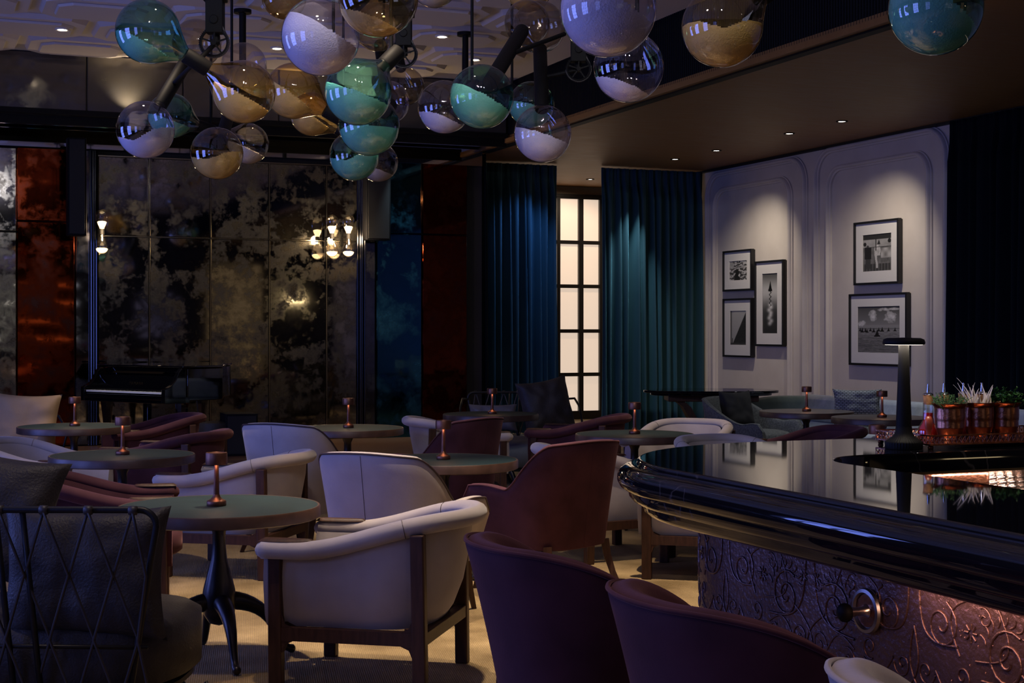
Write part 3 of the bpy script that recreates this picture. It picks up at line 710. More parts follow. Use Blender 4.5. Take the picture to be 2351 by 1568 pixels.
def wing_parts(e, m, pip, W=.33, yb=-.36, yc=-.12, yf=.27, zhi=.88, zarm=.61, z0=.27, q0=.30, q1=.62, n=81, legh=.27, flare=.045, wood='wood', ecorn=.75, dome=False):
    path = ulen(uplan(W, yb, yc, yf, ecorn), n)
    N = [((path[min(i+1, n-1)]-path[max(i-1, 0)]).cross(Vector((0,0,1)))).normalized() for i in range(n)]
    if N[n//2].y > 0: N = [-v for v in N]
    hz = []
    for i in range(n):
        q = abs(i/(n-1)-.5)*2
        h = zhi-.015*(q/q0 if q < q0 else 1)**2 - (zhi-zarm-.015)*sm(q0, q1, q)
        h += .015*sin(pi*min(1, max(0, (q-q1)/(1-q1)))) - .07*sm(.95, 1.0, q)
        if dome: h = zhi - (zhi-zarm)*max(0, (q-.2)/.8)**2.4
        hz.append(h)
    b = MB(); fn = wing_shell(b, path, N, hz, z0, .065, flare); b.build('shell', m, e, sharp=70)
    for k_ in ((n//2,) if not dome else ()):
        b = MB(); b.tube([Vector(fn(k_, j))+Vector((0, -.0005, 0)) for j in range(9)], .0016, 4); b.build('seam', pip, e, sharp=180)
    b = MB(); b.tube([Vector(fn(i, 8))+Vector((0, 0, .012)) for i in range(n)], .0055, 6); o = b.build('piping', pip, e, sharp=180)
    return fn
def make_wing(m, pip, name='wing_chair', grp='high-backed upholstered chairs'):
    e = thing(name, (0,0,0), 0, 'x', 'chair', grp)
    wing_parts(e, m, pip)
    b = MB(); cushion_slab(b, .27, -.32, .30, .26, .45); b.build('seat_cushion', m, e, sharp=180)
    for sx in (-1, 1):
        b = MB(); pts = [(sx*.24, -.27, .29), (sx*.245, -.285, .20), (sx*.255, -.32, .10), (sx*.265, -.38, 0)]
        b.tube(pts, [.034, .030, .024, .017], 4); b.build('leg', M['wood'], e, sharp=30)
        b = MB(); pts = [(sx*.26, .22, .29), (sx*.262, .23, .2), (sx*.267, .25, .1), (sx*.275, .28, 0)]
        b.tube(pts, [.032, .028, .022, .016], 4); b.build('leg', M['wood'], e, sharp=30)
    return e
def place(proto, used, px, D, phi, lab, grp=None):
    w = P(px, D, 0); w.z = 0
    if id(proto) not in used:
        used.add(id(proto)); proto.location = w; proto.rotation_euler = (0, 0, face(phi)); proto['label'] = lab
        if grp: proto['group'] = grp
        return proto
    return dup(proto, w, face(phi), lab, grp)
used = set()
tubW = make_tub(M['suede']); tubP = make_tub(M['plum']); wingW = make_wing(M['suede'], M['piping']); wingP = make_wing(M['plum'], M['plum'])
place(tubW, used, 858, 6.42, 167, 'lavender grey tub armchair nearest the camera, beside the front table')
place(tubW, used, 545, 9.25, 167, 'lavender grey tub armchair just behind the front table')
place(tubW, used, 1052, 12.9, 15, 'lavender grey tub armchair behind the small plum chair')
place(tubW, used, 1385, 9.9, 28, 'lavender grey tub armchair behind the large plum chair')
place(tubW, used, 1562, 12.2, -118, 'lavender grey tub armchair facing the camera behind its table')
place(tubW, used, 1622, 9.15, 165, 'lavender grey tub armchair half hidden under the bar corner')
place(tubW, used, 95, 10.2, -10, 'lavender grey tub armchair at the left edge behind the dark cushion')
place(tubW, used, 1700, 10.3, -60, 'lavender grey tub armchair with only its rim showing over the bar')
place(tubP, used, 345, 13.2, 205, 'plum velvet tub armchair in front of the piano', 'plum tub armchairs')
place(tubP, used, 385, 11.2, 168, 'plum velvet tub armchair behind the second table at left', 'plum tub armchairs')
place(tubP, used, 1325, 13.3, 165, 'plum velvet tub armchair in front of the lit window', 'plum tub armchairs')
place(tubP, used, 235, 7.95, 12, 'plum velvet tub armchair behind the corded black loveseat', 'plum tub armchairs')
place(tubP, used, 1845, 11.5, -165, 'plum velvet armchair whose arm tip shows over the bar', 'plum tub armchairs')
place(wingW, used, 925, 7.85, 62, 'lavender grey high-backed chair in the middle, seen from behind')
place(wingW, used, 705, 10.2, 62, 'lavender grey high-backed chair before the alcove table, seen from behind')
place(wingP, used, 1245, 8.6, 135, 'large plum velvet high-backed chair in the middle', 'plum high-backed chairs')
place(wingP, used, 1015, 10.7, 145, 'small plum velvet high-backed chair behind the middle table', 'plum high-backed chairs')
# ---- bar stools
def make_stool(m, pip):
    e = thing('bar_stool', (0,0,0), 0, 'x', 'bar stool', 'upholstered stools along the bar')
    wing_parts(e, m, pip, W=.25, yb=-.27, yc=-.02, yf=.20, zhi=.995, zarm=.60, z0=.60, flare=.05, ecorn=.9, dome=True)
    b = MB(); cushion_slab(b, .215, -.21, .25, .60, .74); b.build('seat_cushion', m, e, sharp=180)
    for sx in (-1, 1):
        for sy in (-1, 1):
            b = MB(); b.tube([(sx*.19, sy*.17, .62), (sx*.215, sy*.20, 0)], [.022, .015], 4); b.build('leg', M['wood'], e, sharp=30)
    b = MB(); b.tube([(-.2, -.18, .25), (.2, -.18, .25), (.2, .18, .25), (-.2, .18, .25)], .010, 8, closed=True); b.build('foot_ring', M['brass'], e)
    return e
st = make_stool(M['plum'], M['plum']); st.location = (1.55, 3.30, 0); st.rotation_euler = (0, 0, radians(-90)); st['label'] = 'plum velvet bar stool, the left one in the foreground'
dup(st, (1.57, 2.53, 0), radians(-90), 'plum velvet bar stool, nearest the embossed bar front')
st2 = make_stool(M['suede'], M['suede']); st2.location = (1.56, 1.74, 0); st2.rotation_euler = (0, 0, radians(-90)); st2['label'] = 'pale suede bar stool whose back edge shows at the bottom right'
# ---- pillows
def pillow(name, m, w, h, t, lab, cat, loc, rz, tilt, roll=0, grp=None, seed=1, wr=.012):
    b = MB(); n = 33
    def f(s):
        def g(i, j):
            u, v = 2*i/(n-1)-1, 2*j/(n-1)-1
            k = 1-.10*(1-u*u)*0; ex = .10
            x = u*w/2*(1-ex*(1-abs(v)**2.0)*(abs(u)**3)); z = v*h/2*(1-ex*(1-abs(u)**2.0)*(abs(v)**3))
            bulge = ((1-u**4)*(1-v**4))**.55*t/2
            nn = noise.noise(Vector((u*2.2+seed*7, v*2.2, s*3)))*wr*2*(1-u**8)*(1-v**8)
            cr = wr*sin(9*atan2(v, u)+seed)*(u*u+v*v)*.5*(1-max(abs(u), abs(v))**6)
            return (x, s*(bulge+nn*.6+cr), z)
        return g
    b.grid(f(1), n, n); b.grid(f(-1), n, n)
    o = b.build(name, m, sharp=100); o.location = loc; o.rotation_euler = (tilt, roll, rz); return tag(o, lab, cat, grp)
# ---- corded leather loveseat
def make_loveseat(seatm, W=.56, lab='x', deep=.62, sw=.60, arms=True):
    e = thing('corded_loveseat', (0,0,0), 0, lab, 'loveseat', 'corded iron loveseats')
    zt = .85
    b = MB()
    pts = [(-W+.14, -.30, .10), (-W+.09, -.33, .35), (-W+.03, -.38, .65)]
    for k in range(7):
        a = pi*k/12; pts.append((-W+.06-.06*cos(a), -.40, zt-.06+.06*sin(a)))
    full = pts+[(0, -.42, zt)]+[(-x, y, z) for x, y, z in pts[::-1]]
    b.tube(full, .0125, 10)
    for x in (-.0, .10): b.tube([(x-.02, -.41, zt), (x, -.37, .5), (x+.02, -.32, .12)], .012, 8)
    b.tube([(-W+.10, -.30, .14), (W-.10, -.30, .14)], .012, 8); b.tube([(-W+.05, -.34, .34), (W-.05, -.34, .34)], .008, 8)
    for s in ((-1, 1) if arms else ()):   # arm loops
        b.tube([(s*(W-.0), -.40, zt-.07), (s*(W+.06), -.30, zt-.06), (s*(W+.09), -.10, zt-.14), (s*(W+.10), .02, zt-.28), (s*(W+.04), .0, .30)], .011, 8)
    b.build('frame', M['iron'], e, sharp=180)
    # cords
    nA = 7; sp = 2*(W-.08)/(nA-1)
    lv = [zt, .61, .37, .13]
    def yz(z): return -.42+.10*(zt-z)/.72-.006
    for k in range(nA):
        x = -W+.08+sp*k
        for s in (-1, 1):
            b = MB(); pts = []; cx = x
            for i, z in enumerate(lv):
                xx = x+(s*sp/2 if i % 2 else 0); xx = max(-W+.04, min(W-.04, xx)); pts.append((xx, yz(z)-.004*s, z))
            fine = []
            for p, q in zip(pts, pts[1:]):
                for t in range(4): fine.append(Vector(p).lerp(Vector(q), t/4))
            fine.append(Vector(pts[-1])); b.tube(fine, .0058, 6)
            if s == 1: b.tube([(x-.014, -.42, zt), (x-.0, -.42, zt), (x+.014, -.42, zt)], [.0165, .017, .0165], 10)
            b.build('cord', M['cord'], e, sharp=180)
    b = MB(); cushion_slab(b, sw, -.30, deep, .15, .40, n=48, e=3.0, puff=.03); b.build('seat', seatm, e, sharp=180)
    b = MB(); cushion_slab(b, sw-.03, -.28, deep-.03, .12, .15, n=48, e=3.0, puff=0); b.build('base', M['iron'], e, sharp=60)
    for (x, y, s) in ((-sw*.7, deep*.7, -1), (sw*.7, deep*.7, 1), (-W+.15, -.26, -1), (W-.15, -.26, 1)):
        b = MB(); b.tube([(x, y, .17), (x+s*.02, y, .10), (x+s*.06, y, .03), (x+s*.12, y, .012), (x+s*.16, y, .03), (x+s*.15, y, .05)], [.013]*5+[.009], 8); b.build('leg', M['iron'], e, sharp=180)
    return e
ls = make_loveseat(M['leather'], .57, 'black corded loveseat in the left foreground, seen from behind', arms=False, sw=.57, deep=.52)
w = P(97, 5.77, 0); ls.location = w; RZ = face(87); ls.rotation_euler = (0, 0, RZ)
def rel(base, rz, x, y, z): return Vector(base)+Matrix.Rotation(rz, 3, 'Z')@Vector((x, y, z))
pillow('leather_cushion', M['leather'], .64, .50, .20, 'black grained leather cushion against the cords of the front loveseat', 'cushion', rel(w, RZ, .24, -.20, .59), RZ, radians(-6), seed=2)
pillow('leather_cushion', M['leather'], .56, .52, .22, 'dark leather cushion standing tall at the left of the front loveseat', 'cushion', rel(w, RZ, -.26, .10, .765), RZ, radians(-16), roll=radians(10), seed=5)
w2 = P(1196, 15.0, 0); R2 = face(-86)
ls2 = make_loveseat(M['greyleather'], .52, 'iron corded loveseat in front of the blue curtain, facing the camera', sw=.58); ls2.location = w2; ls2.rotation_euler = (0, 0, R2)
pillow('grey_cushion', M['greyleather'], .50, .28, .14, 'flat grey cushion on the far loveseat', 'cushion', rel(w2, R2, .27, -.22, .60), R2, radians(14), seed=3)
pillow('grey_cushion', M['leather'], .56, .60, .24, 'large slumped dark grey cushion on the far loveseat', 'cushion', rel(w2, R2, -.26, .0, .71), R2+.3, radians(12), roll=radians(9), seed=8, wr=.02)
w3 = P(10, 13.0, 0); R3 = face(-40)
ls3 = make_loveseat(M['greyleather'], .52, 'iron corded loveseat at the left edge, holding the tan cushion', sw=.55); ls3.location = w3; ls3.rotation_euler = (0, 0, R3)
pillow('tan_cushion', M['tan'], .62, .56, .20, 'large tan leather cushion at the left edge of the room', 'cushion', P(52, 12.7, .68), face(-85), radians(8), roll=radians(-3), seed=11)
# ---- grey tweed tub chair and black cushion
g = thing('tweed_armchair', (0,0,0), 0, 'dark grey tweed tub chair beside the black stone table', 'armchair')
wing_parts(g, M['grey_tweed'], M['grey_tweed'], W=.42, yb=-.42, yc=-.05, yf=.40, zhi=.78, zarm=.52, z0=.12, q0=.25, q1=.8, flare=.05)
b = MB(); cushion_slab(b, .35, -.38, .40, .10, .42, puff=.03); b.build('seat_cushion', M['grey_tweed'], g, sharp=180)
for sx in (-1, 1):
    for y in (-.25, .25): b = MB(); b.tube([(sx*.28, y, .14), (sx*.29, y, 0)], [.02, .014], 8); b.build('leg', M['wood'], g)
w4 = P(1722, 15.8, 0); g.location = w4; g.rotation_euler = (0, 0, face(-38))
pillow('black_cushion', M['velvet_black'], .42, .42, .16, 'black velvet cushion in the tweed tub chair', 'cushion', rel(w4, face(-38), .0, -.16, .64), face(-60), radians(14), seed=4)
# ---- banquette sofa
s_ = thing('teal_sofa', (0,0,0), 0, 'long teal velvet sofa along the picture wall', 'sofa')
y0, y1 = 11.0, 15.9
pl = []
def sofa_path(t):
    # from the near end of the back, along the wall, round the far corner to the arm front
    L1 = 4.0; r = .55; L2 = .55; tot = L1+pi/2*r+L2; d = t*tot
    if d < L1: return (10.25, 11.0+d, 0)
    d -= L1
    if d < pi/2*r: a = d/r; return (10.25-r+r*cos(a), 15.0+r*sin(a), 0)
    d -= pi/2*r; return (10.25-r-d, 15.0+r, 0)
sp_ = ulen(sofa_path, 90); Ns = []
for i in range(90):
    t = sp_[min(i+1, 89)]-sp_[max(i-1, 0)]; n_ = t.cross(Vector((0,0,1))).normalized(); Ns.append(n_)
hz = [.70-.05*sm(.9, 1, i/89) for i in range(90)]
b = MB(); wing_shell(b, sp_, Ns, hz, .10, .20, .03); b.build('backrest', M['teal_sofa'], s_, sharp=70)
b = MB(); b.prism([(10.03, 11.0), (10.03, 15.25), (9.9, 15.36), (9.2, 15.36), (9.2, 11.0)], .08, .29); b.build('base', M['teal_sofa'], s_, bevel=.03, smooth=False)
for k in range(3):
    b = MB(); ya = 11.02+k*1.43; b.box((9.60, ya+.71, .34), (.86, 1.41, .12)); o = b.build('seat_cushion', M['teal_sofa' if k == 2 else 'pale_sofa'], s_, bevel=.04, seg=3)
    if k != 2: o['label'] = 'pale blue grey seat cushion'
    b = MB(); b.box((10.0, ya+.71, .56), (.16, 1.38, .32)); o = b.build('back_cushion', M['pale_sofa'], s_, bevel=.05, seg=3); o['label'] = 'pale blue grey back cushion'
D_, Y_ = on_x(1970, 9.75)
pillow('woven_cushion', M['knit'], .50, .30, .16, 'grey woven cushion leaning upright on the sofa back', 'cushion', P(1968, 15.3, None, 926), face(-100), radians(12), seed=6, grp='woven cushions on the sofa')
pillow('woven_cushion', M['knit'], .42, .28, .16, 'grey woven cushion lying lower down on the sofa, under the table edge', 'cushion', P(1957, 15.7, .47), face(-95), radians(20), seed=7, grp='woven cushions on the sofa')
# ---- black stone dining table
dt = thing('stone_table', (0,0,0), 0, 'large black marble table with curved legs by the teal curtain', 'table')
b = MB(); n = 64; top = [(.79*math.copysign(abs(cos(2*pi*k/n))**.85, cos(2*pi*k/n)), .48*math.copysign(abs(sin(2*pi*k/n))**.9, sin(2*pi*k/n))) for k in range(n)]
b.prism(top, .765, .795); b.prism([(x*.90, y*.88) for x, y in top], .735, .765); b.build('tabletop', M['marble'], dt, bevel=.006, sharp=30)
b = MB(); b.box((0, 0, .70), (1.05, .5, .07)); b.build('apron', M['wood'], dt, bevel=.01, smooth=False)
for s in (-1, 1):
    b = MB(); pts = [(s*.42, 0, .70), (s*.30, 0, .60), (s*.22, 0, .45), (s*.19, 0, .28), (s*.22, 0, .12), (s*.30, 0, .02)]
    for p, q in zip(pts, pts[1:]): b.beam(p, q, .46, .07, up=(0,1,0)) if False else b.grid(lambda i, j, p=p, q=q: [(p[0]-.045, -.2, p[2]), (p[0]+.045, -.2, p[2]), (p[0]+.045, .2, p[2]), (p[0]-.045, .2, p[2])][j] if i == 0 else [(q[0]-.045, -.2, q[2]), (q[0]+.045, -.2, q[2]), (q[0]+.045, .2, q[2]), (q[0]-.045, .2, q[2])][j], 2, 4, cv=True)
    b.box((s*.30, 0, .012), (.10, .42, .024)); b.build('leg', M['wood'], dt, sharp=50)
dt.location = P(1632, 17.4, 0); dt.rotation_euler = (0, 0, -TH)
# ================================================================== HOURGLASS SCULPTURE
RB = .18
def bulb_mesh(R, neck=1.42, rn=.034):
    prof = []; p0 = radians(46)
    for i in range(25):
        a = pi-(pi-p0)*i/24; prof.append((max(0, R*sin(a)), R*cos(a)))
    r0, z0 = prof[-1]; zn = neck*R; t0 = Vector((-cos(p0), sin(p0)))*R*.9; t1 = Vector((0, 1))*R*.35
    for i in range(1, 9):
        t = i/8; h1 = 2*t**3-3*t**2+1; h2 = t**3-2*t**2+t; h3 = -2*t**3+3*t**2; h4 = t**3-t**2
        prof.append((r0*h1+t0.x*h2+rn*h3+t1.x*h4, z0*h1+t0.y*h2+zn*h3+t1.y*h4))
    prof[0] = (0, -R); return prof
def sand_mesh(R, zl, zr, dip, hump, yaw, seed):
    b = MB(); Ri = R*.975; n = 48; m = 32; rnd = random.Random(seed)
    def h(x, y):
        t = (x/Ri+1)/2; g = zl+(zr-zl)*t
        g += hump*sin(pi*t)*1.0*(1-t)*1.6 + dip*math.exp(-((t-.42)/.28)**2)
        g += .05*(y/Ri) + .012*noise.noise(Vector((x*60+seed, y*60, 0))) + .02*noise.noise(Vector((x*14+seed, y*14, 1)))
        return g*Ri
    vs = []; keep = []
    for i in range(m+1):
        a = pi*i/m
        for j in range(n):
            c = 2*pi*j/n; x, y, z = Ri*sin(a)*cos(c), Ri*sin(a)*sin(c), -Ri*cos(a)
            lo = -sqrt(max(0, Ri*Ri-x*x-y*y)); hh = h(x, y); zz = min(z, max(hh, lo))
            vs.append(Vector((x, y, zz))); keep.append(zz-lo > 1e-4 or (z <= 0 and z <= hh))
    # columns over a disc: bottom follows the glass, top is the heap's surface
    vs = []; gap = []; m = 44; n = 72
    for i in range(m+1):
        rho = Ri*sin(pi/2*i/m)
        for j in range(n):
            c = 2*pi*j/n; x, y = rho*cos(c), rho*sin(c); s_ = sqrt(max(0, Ri*Ri-rho*rho)); t_ = max(-s_, min(s_, h(x, y)))
            vs.append(Vector((x, y, t_))); vs.append(Vector((x, y, -s_))); gap.append(t_+s_ > .002)
    fs = []
    for i in range(m):
        for j in range(n):
            q = (i*n+j, i*n+(j+1) % n, (i+1)*n+(j+1) % n, (i+1)*n+j)
            if any(gap[k] for k in q) or (i == m-1 and h(vs[2*q[0]].x, vs[2*q[0]].y) > 0):
                fs.append(tuple(2*k for k in q)); fs.append(tuple(2*k+1 for k in q[::-1]))
    b.add(vs, fs); return b
def axis_rot(d): return Vector((0,0,1)).rotation_difference(Vector(d)).to_matrix()
def scr(dx, dy, dd): return (cw(dx, dd, 0)+Vector((0,0,-dy))).normalized()   # screen right/down + depth -> world direction
bulbs = {  # px, py, r, tone, left level, right level, dip, hump
 'a': (340, 72, 74, 'teal', -.02, -1.0, 0, .12), 'b': (560, 211, 72, 'amber', .35, -.75, 0, .05),
 'c': (334, 298, 66, 'clear', -.25, .08, -.32, 0), 'd': (452, 100, 56, 'smoke', None, 0, 0, 0),
 'e': (392, 265, 52, 'teal', .05, -.6, 0, .05), 'f': (570, 330, 47, 'smoke', .15, -.75, 0, .05),
 'g': (498, 352, 60, 'amber', -.15, .05, -.22, 0), 'h': (560, 150, 52, 'clear', None, 0, 0, 0),
 'i': (673, 209, 64, 'amber', .5, -.95, 0, .08), 'j': (716, 262, 50, 'amber', .5, -.8, 0, .05),
 'k': (736, 84, 90, 'clear', .62, -.35, 0, .16), 'l': (868, -8, 93, 'amber', -.35, -1.05, 0, .05),
 'm': (868, 62, 56, 'smoke', None, 0, 0, 0), 'n': (890, 235, 50, 'clear', None, 0, 0, 0),
 'o': (822, 211, 77, 'teal', .30, -.45, 0, 0), 'p': (847, 288, 70, 'teal', -.22, -.12, -.05, .18),
 'q': (813, 358, 57, 'teal', -.10, .32, -.30, 0), 'r': (869, 373, 45, 'smoke', -.2, -.75, 0, .1),
 's': (930, 198, 44, 'smoke', None, 0, 0, 0), 't': (1020, 246, 61, 'clear', -.22, -.85, 0, .12),
 'u': (1106, 222, 74, 'teal', .42, -.55, 0, .1), 'v': (1210, 52, 52, 'smoke', None, 0, 0, 0),
 'w': (1220, 240, 53, 'teal', .15, -.35, 0, 0), 'x': (1246, 307, 66, 'clear', .22, -.42, 0, .02),
 'y': (1238, 62, 60, 'smoke', None, 0, 0, 0), 'z': (1396, 20, 111, 'clear', .45, -.42, 0, .12),
 'A': (1443, 154, 81, 'clear', -.30, -1.0, 0, .05), 'B': (1658, 62, 93, 'amber', .05, .05, -.45, .25),
 'C': (2148, 19, 107, 'teal', .42, -.62, 0, .12), 'D': (1214, -24, 52, 'amber', -.4, -.6, 0, 0),
 'E': (652, -8, 52, 'amber', None, 0, 0, 0), 'F': (997, -35, 53, 'smoke', -.5, -.8, 0, .1), 'G': (778, -52, 60, 'clear', .2, .0, 0, 0)}
depth = {}
def bD(k): return depth.get(k, RB*F/bulbs[k][2])
depth.update(h=12.6, n=11.6, m=10.6, s=13.0, v=9.6, y=10.0, w=11.6, d=9.9, c=9.3, e=11.4, f=11.8)
def bpos(k): px, py = bulbs[k][:2]; return P(px, bD(k), None, py)
SAND = {'teal': 'sandteal', 'amber': 'sandamber', 'clear': 'sand', 'smoke': 'sand'}
def add_bulb(root, k, ndir, org):
    px, py, r, tone, zl, zr, dip, hump = bulbs[k]; R = r/F*bD(k); c = bpos(k)-org; ndir = ndir.normalized()
    b = MB(); b.lathe(bulb_mesh(R), 40, (0,0,0), axis_rot(ndir)); o = b.build('glass_bulb', M['g_'+tone], root, sharp=180, sub=0); o.location = c
    o['label'] = {'teal': 'teal tinted glass bulb', 'amber': 'amber tinted glass bulb', 'clear': 'clear glass bulb', 'smoke': 'smoky glass bulb'}[tone]
    if zl is not None:
        s = sand_mesh(R, zl, zr, dip, hump, 0, ord(k)); q = s.build('white_beads', M[SAND[tone]], o, sharp=180); q.rotation_euler = (0, 0, -TH); q['kind'] = 'stuff'
    return c+ndir*R*1.42
def hourglass(lab, k1, k2=None, ndir=None, arm=None, rod=True, clen=.13, cr=.046):
    org = bpos(k1); e = thing('hourglass_pendant', org, 0, lab, 'glass pendant', 'hanging glass hourglasses with white beads')
    if k2:
        d = (bpos(k2)-bpos(k1)).normalized(); a = add_bulb(e, k1, d, org); c = add_bulb(e, k2, -d, org); mid = (a+c)/2
        gap = max(.06, (c-a).dot(d)); h_ = gap/2+.02
    else:
        d = ndir.normalized(); a = add_bulb(e, k1, d, org); h_ = clen/2; mid = a+d*(h_-.02)
    b = MB(); Mx = axis_rot(d); b.lathe([(0, -h_), (cr*.92, -h_), (cr, -h_+.008), (cr, h_-.008), (cr*.92, h_), (0, h_)], 24, mid, Mx); b.build('collar', M['blackmetal'], e)
    if arm is not None:
        b = MB(); b.cyl(mid, arm-org, .014, 12); b.build('axle', M['blackmetal'], e)
    elif rod:
        b = MB(); top = Vector((mid.x, mid.y, ZC-.09-org.z)); b.cyl(mid, top, .011, 10); b.lathe([(0, -.03), (.05, -.03), (.05, 0), (0, 0)], 20, top); b.build('drop_rod', M['blackmetal'], e)
    return e
def hanger(px, py, D, r, lab):
    c = P(px, D, None, py); e = thing('pulley_hanger', c, 0, lab, 'pulley', 'black pulley hangers of the glass sculpture')
    b = MB(); b.box((0, .0, r*2.4), (.10, .08, .26)); b.box((0, 0, r*3.9), (.13, .09, .12)); b.cyl((0, -.05, r*1.7), (0, .06, r*1.7), .026, 14); b.build('motor_housing', M['blackmetal'], e, bevel=.004)
    b = MB(); b.cyl((.0, .03, 0), (0, .03, ZC-.09-c.z), .022, 12); b.lathe([(0, -.03), (.07, -.03), (.07, 0), (0, 0)], 20, (0, .03, ZC-.09-c.z)); b.build('rod', M['blackmetal'], e)
    b = MB(); rim = [(r*cos(2*pi*k/36), -.03, r*sin(2*pi*k/36)) for k in range(36)]; b.tube(rim, r*.10, 8, closed=True)
    for k in range(5): a = 2*pi*k/5+.3; b.beam((0, -.03, 0), (r*cos(a), -.03, r*sin(a)), r*.12, r*.10, up=(0,1,0))
    for k in range(48): a = 2*pi*k/48; b.box((r*1.1*cos(a), -.03, r*1.1*sin(a)), (r*.06, .018, r*.06))
    b.cyl((0, -.045, 0), (0, .03, 0), r*.2, 14); b.build('toothed_wheel', M['blackmetal'], e)
    b = MB(); pts = [(r*1.1*cos(a), -.03, r*1.1*sin(a)) for a in [pi+.15-(-1)*pi*k/16*1.0 for k in range(17)]]; pts += [(.026, -.03, r*1.75), (-.026, -.03, r*1.75)]
    b.tube(pts, .006, 6, closed=True); b.build('belt', M['cord'], e); return e
W1 = P(494, 8.6, None, 100); W2 = P(927, 9.2, None, 126); W3 = P(1328, 9.6, None, 160)
for (px, py, D, r, lab) in ((494, 100, 8.6, .078, 'black toothed pulley wheel beside the upper teal bulb at left'), (927, 126, 9.2, .076, 'black toothed pulley wheel in the middle of the sculpture'), (1328, 160, 9.6, .074, 'black toothed pulley wheel at right before the fluted band')):
    e = hanger(px, py, D, r, lab); e.rotation_euler = (0, 0, -TH)
hourglass('hourglass of a teal bulb joined to an amber bulb, far left', 'a', 'b', arm=W1)
hourglass('clear hourglass at lower left, smoky bulb above its collar', 'c', 'd', arm=W1)
hourglass('small hourglass of a dark teal bulb and a smoky bulb, at left', 'e', 'f')
hourglass('hourglass with a low amber bulb and a pale clear bulb above', 'g', 'h')
hourglass('amber bulb pendant half behind the large lavender clear globe', 'i', ndir=scr(.8, .45, .3), rod=True)
hourglass('small amber bulb pendant beneath the brighter amber one', 'j', ndir=scr(.85, .5, .2))
hourglass('large clear globe mostly filled with white beads, upper centre left', 'k', ndir=scr(.5, -.7, .6))
hourglass('large amber globe cut by the top edge, little beads inside', 'l', ndir=scr(.2, -.9, .4))
hourglass('smoky cone above a clear bulb, joined by a short black collar', 'm', 'n', arm=W2)
hourglass('large teal globe in the middle, topmost of the teal cluster', 'o', ndir=scr(.6, -.75, .5))
hourglass('wide teal globe in the middle of the teal cluster', 'p', ndir=scr(.3, -.5, .9), rod=False)
hourglass('pale teal globe at the bottom of the teal cluster', 'q', ndir=scr(.2, -.5, .9), rod=False)
hourglass('small smoky globe behind the lowest teal one', 'r', ndir=scr(.1, -.7, .8))
hourglass('small empty smoky globe behind the middle pulley wheel', 's', ndir=scr(-.2, -.8, .6))
hourglass('bright clear globe between the teal cluster and the teal pendant', 't', ndir=scr(.6, -.5, .6))
hourglass('teal bulb and smoky bulb hourglass right of centre', 'u', 'v', arm=P(1296, 9.4, None, 78))
hourglass('small pale teal globe behind the pear-shaped pendant', 'w', ndir=scr(-.5, -.5, .7))
hourglass('pear-shaped clear bulb joined to a smoky cone above', 'x', 'y', arm=W3)
hourglass('largest clear globe with white beads, cut by the top edge', 'z', ndir=scr(-.5, -.8, .3))
hourglass('clear globe below the largest one, few beads inside', 'A', ndir=scr(.2, -.8, .6))
hourglass('large amber globe in front of the fluted black band', 'B', ndir=scr(.75, -.6, .2))
hourglass('large teal globe at the top right corner', 'C', ndir=scr(.5, -.85, .2))
hourglass('amber globe at the top edge, right of centre', 'D', ndir=scr(-.3, -.9, .2))
hourglass('dim amber globe at the top edge, left of centre', 'E', ndir=scr(-.2, -.9, .2))
hourglass('smoky globe at the top edge, centre', 'F', ndir=scr(.2, -.9, .2))
hourglass('lavender globe just showing at the top edge', 'G', ndir=scr(.2, -.9, .2))
for px, y0, y1, D, lab in ((557, 12, 175, 14.3, 'black ceiling rod with round plate behind the amber bulb'), (1068, 58, 262, 15.4, 'black ceiling rod with round plate left of the teal pendant')):
    x, zt = P(px, D), ZC-.09; zb = H-(y1-HY)/F*D; b = MB(); b.cyl((0, 0, 0), (0, 0, zt-zb), .034, 14); b.lathe([(0, -.035), (.085, -.035), (.085, 0), (0, 0)], 24, (0, 0, zt-zb))
    o = tag(b.build('ceiling_rod', M['blackmetal']), lab, 'rod', 'black ceiling rods'); o.location = (x.x, x.y, zb)
# wall sconces: small lit hourglasses
def sconce(px, py, D, lab, sc=1.0):
    c = P(px, D, None, py); e = thing('hourglass_sconce', c, 0, lab, 'wall light', 'lit hourglass wall lights')
    pr = [(0, .27), (.035, .262), (.068, .235), (.080, .195), (.074, .150), (.052, .095), (.034, .055), (.028, .03)]
    for s in (1, -1):
        b = MB(); b.lathe([(r, s*z) if s > 0 else (r*.95, s*z) for r, z in pr], 28); g = b.build('glass_bulb', M['g_sconce'], e, sharp=180)
        if s > 0: b = MB(); b.lathe([(0, .13), (.04, .125), (.055, .115), (.045, .085), (.03, .055), (.026, .035), (0, .035)], 20)
        else: b = MB(); b.lathe([(0, -.255), (.035, -.248), (.062, -.228), (.070, -.205), (.05, -.195), (0, -.20)], 20)
        q = b.build('glowing_beads', M['bulbglow'], g, sharp=180)
    b = MB(); b.lathe([(0, .035), (.030, .035), (.030, -.035), (0, -.035)], 20); b.cyl((0, 0, 0), (0, .30, 0), .010, 8); b.box((0, .31, 0), (.03, .02, .22)); b.build('bracket', M['blackmetal'], e)
    l = bpy.data.lights.new('sconce', 'POINT'); l.energy = 13; l.color = (1, .72, .42); l.shadow_soft_size = .05
    o = bpy.data.objects.new('sconce_light', l); col.objects.link(o); o.location = c+Vector((0, -.12, .0)); return e
sconce(762, 542, on_y(762, YB-.40)[0], 'lit hourglass wall light at right on the mirrors, the left one of the pair')
sconce(800, 542, on_y(800, YB-.38)[0], 'lit hourglass wall light at right on the mirrors, the right one of the pair')
sconce(234, 532, on_y(234, YB-.38)[0], 'lit hourglass wall light on the mirrors above the piano')
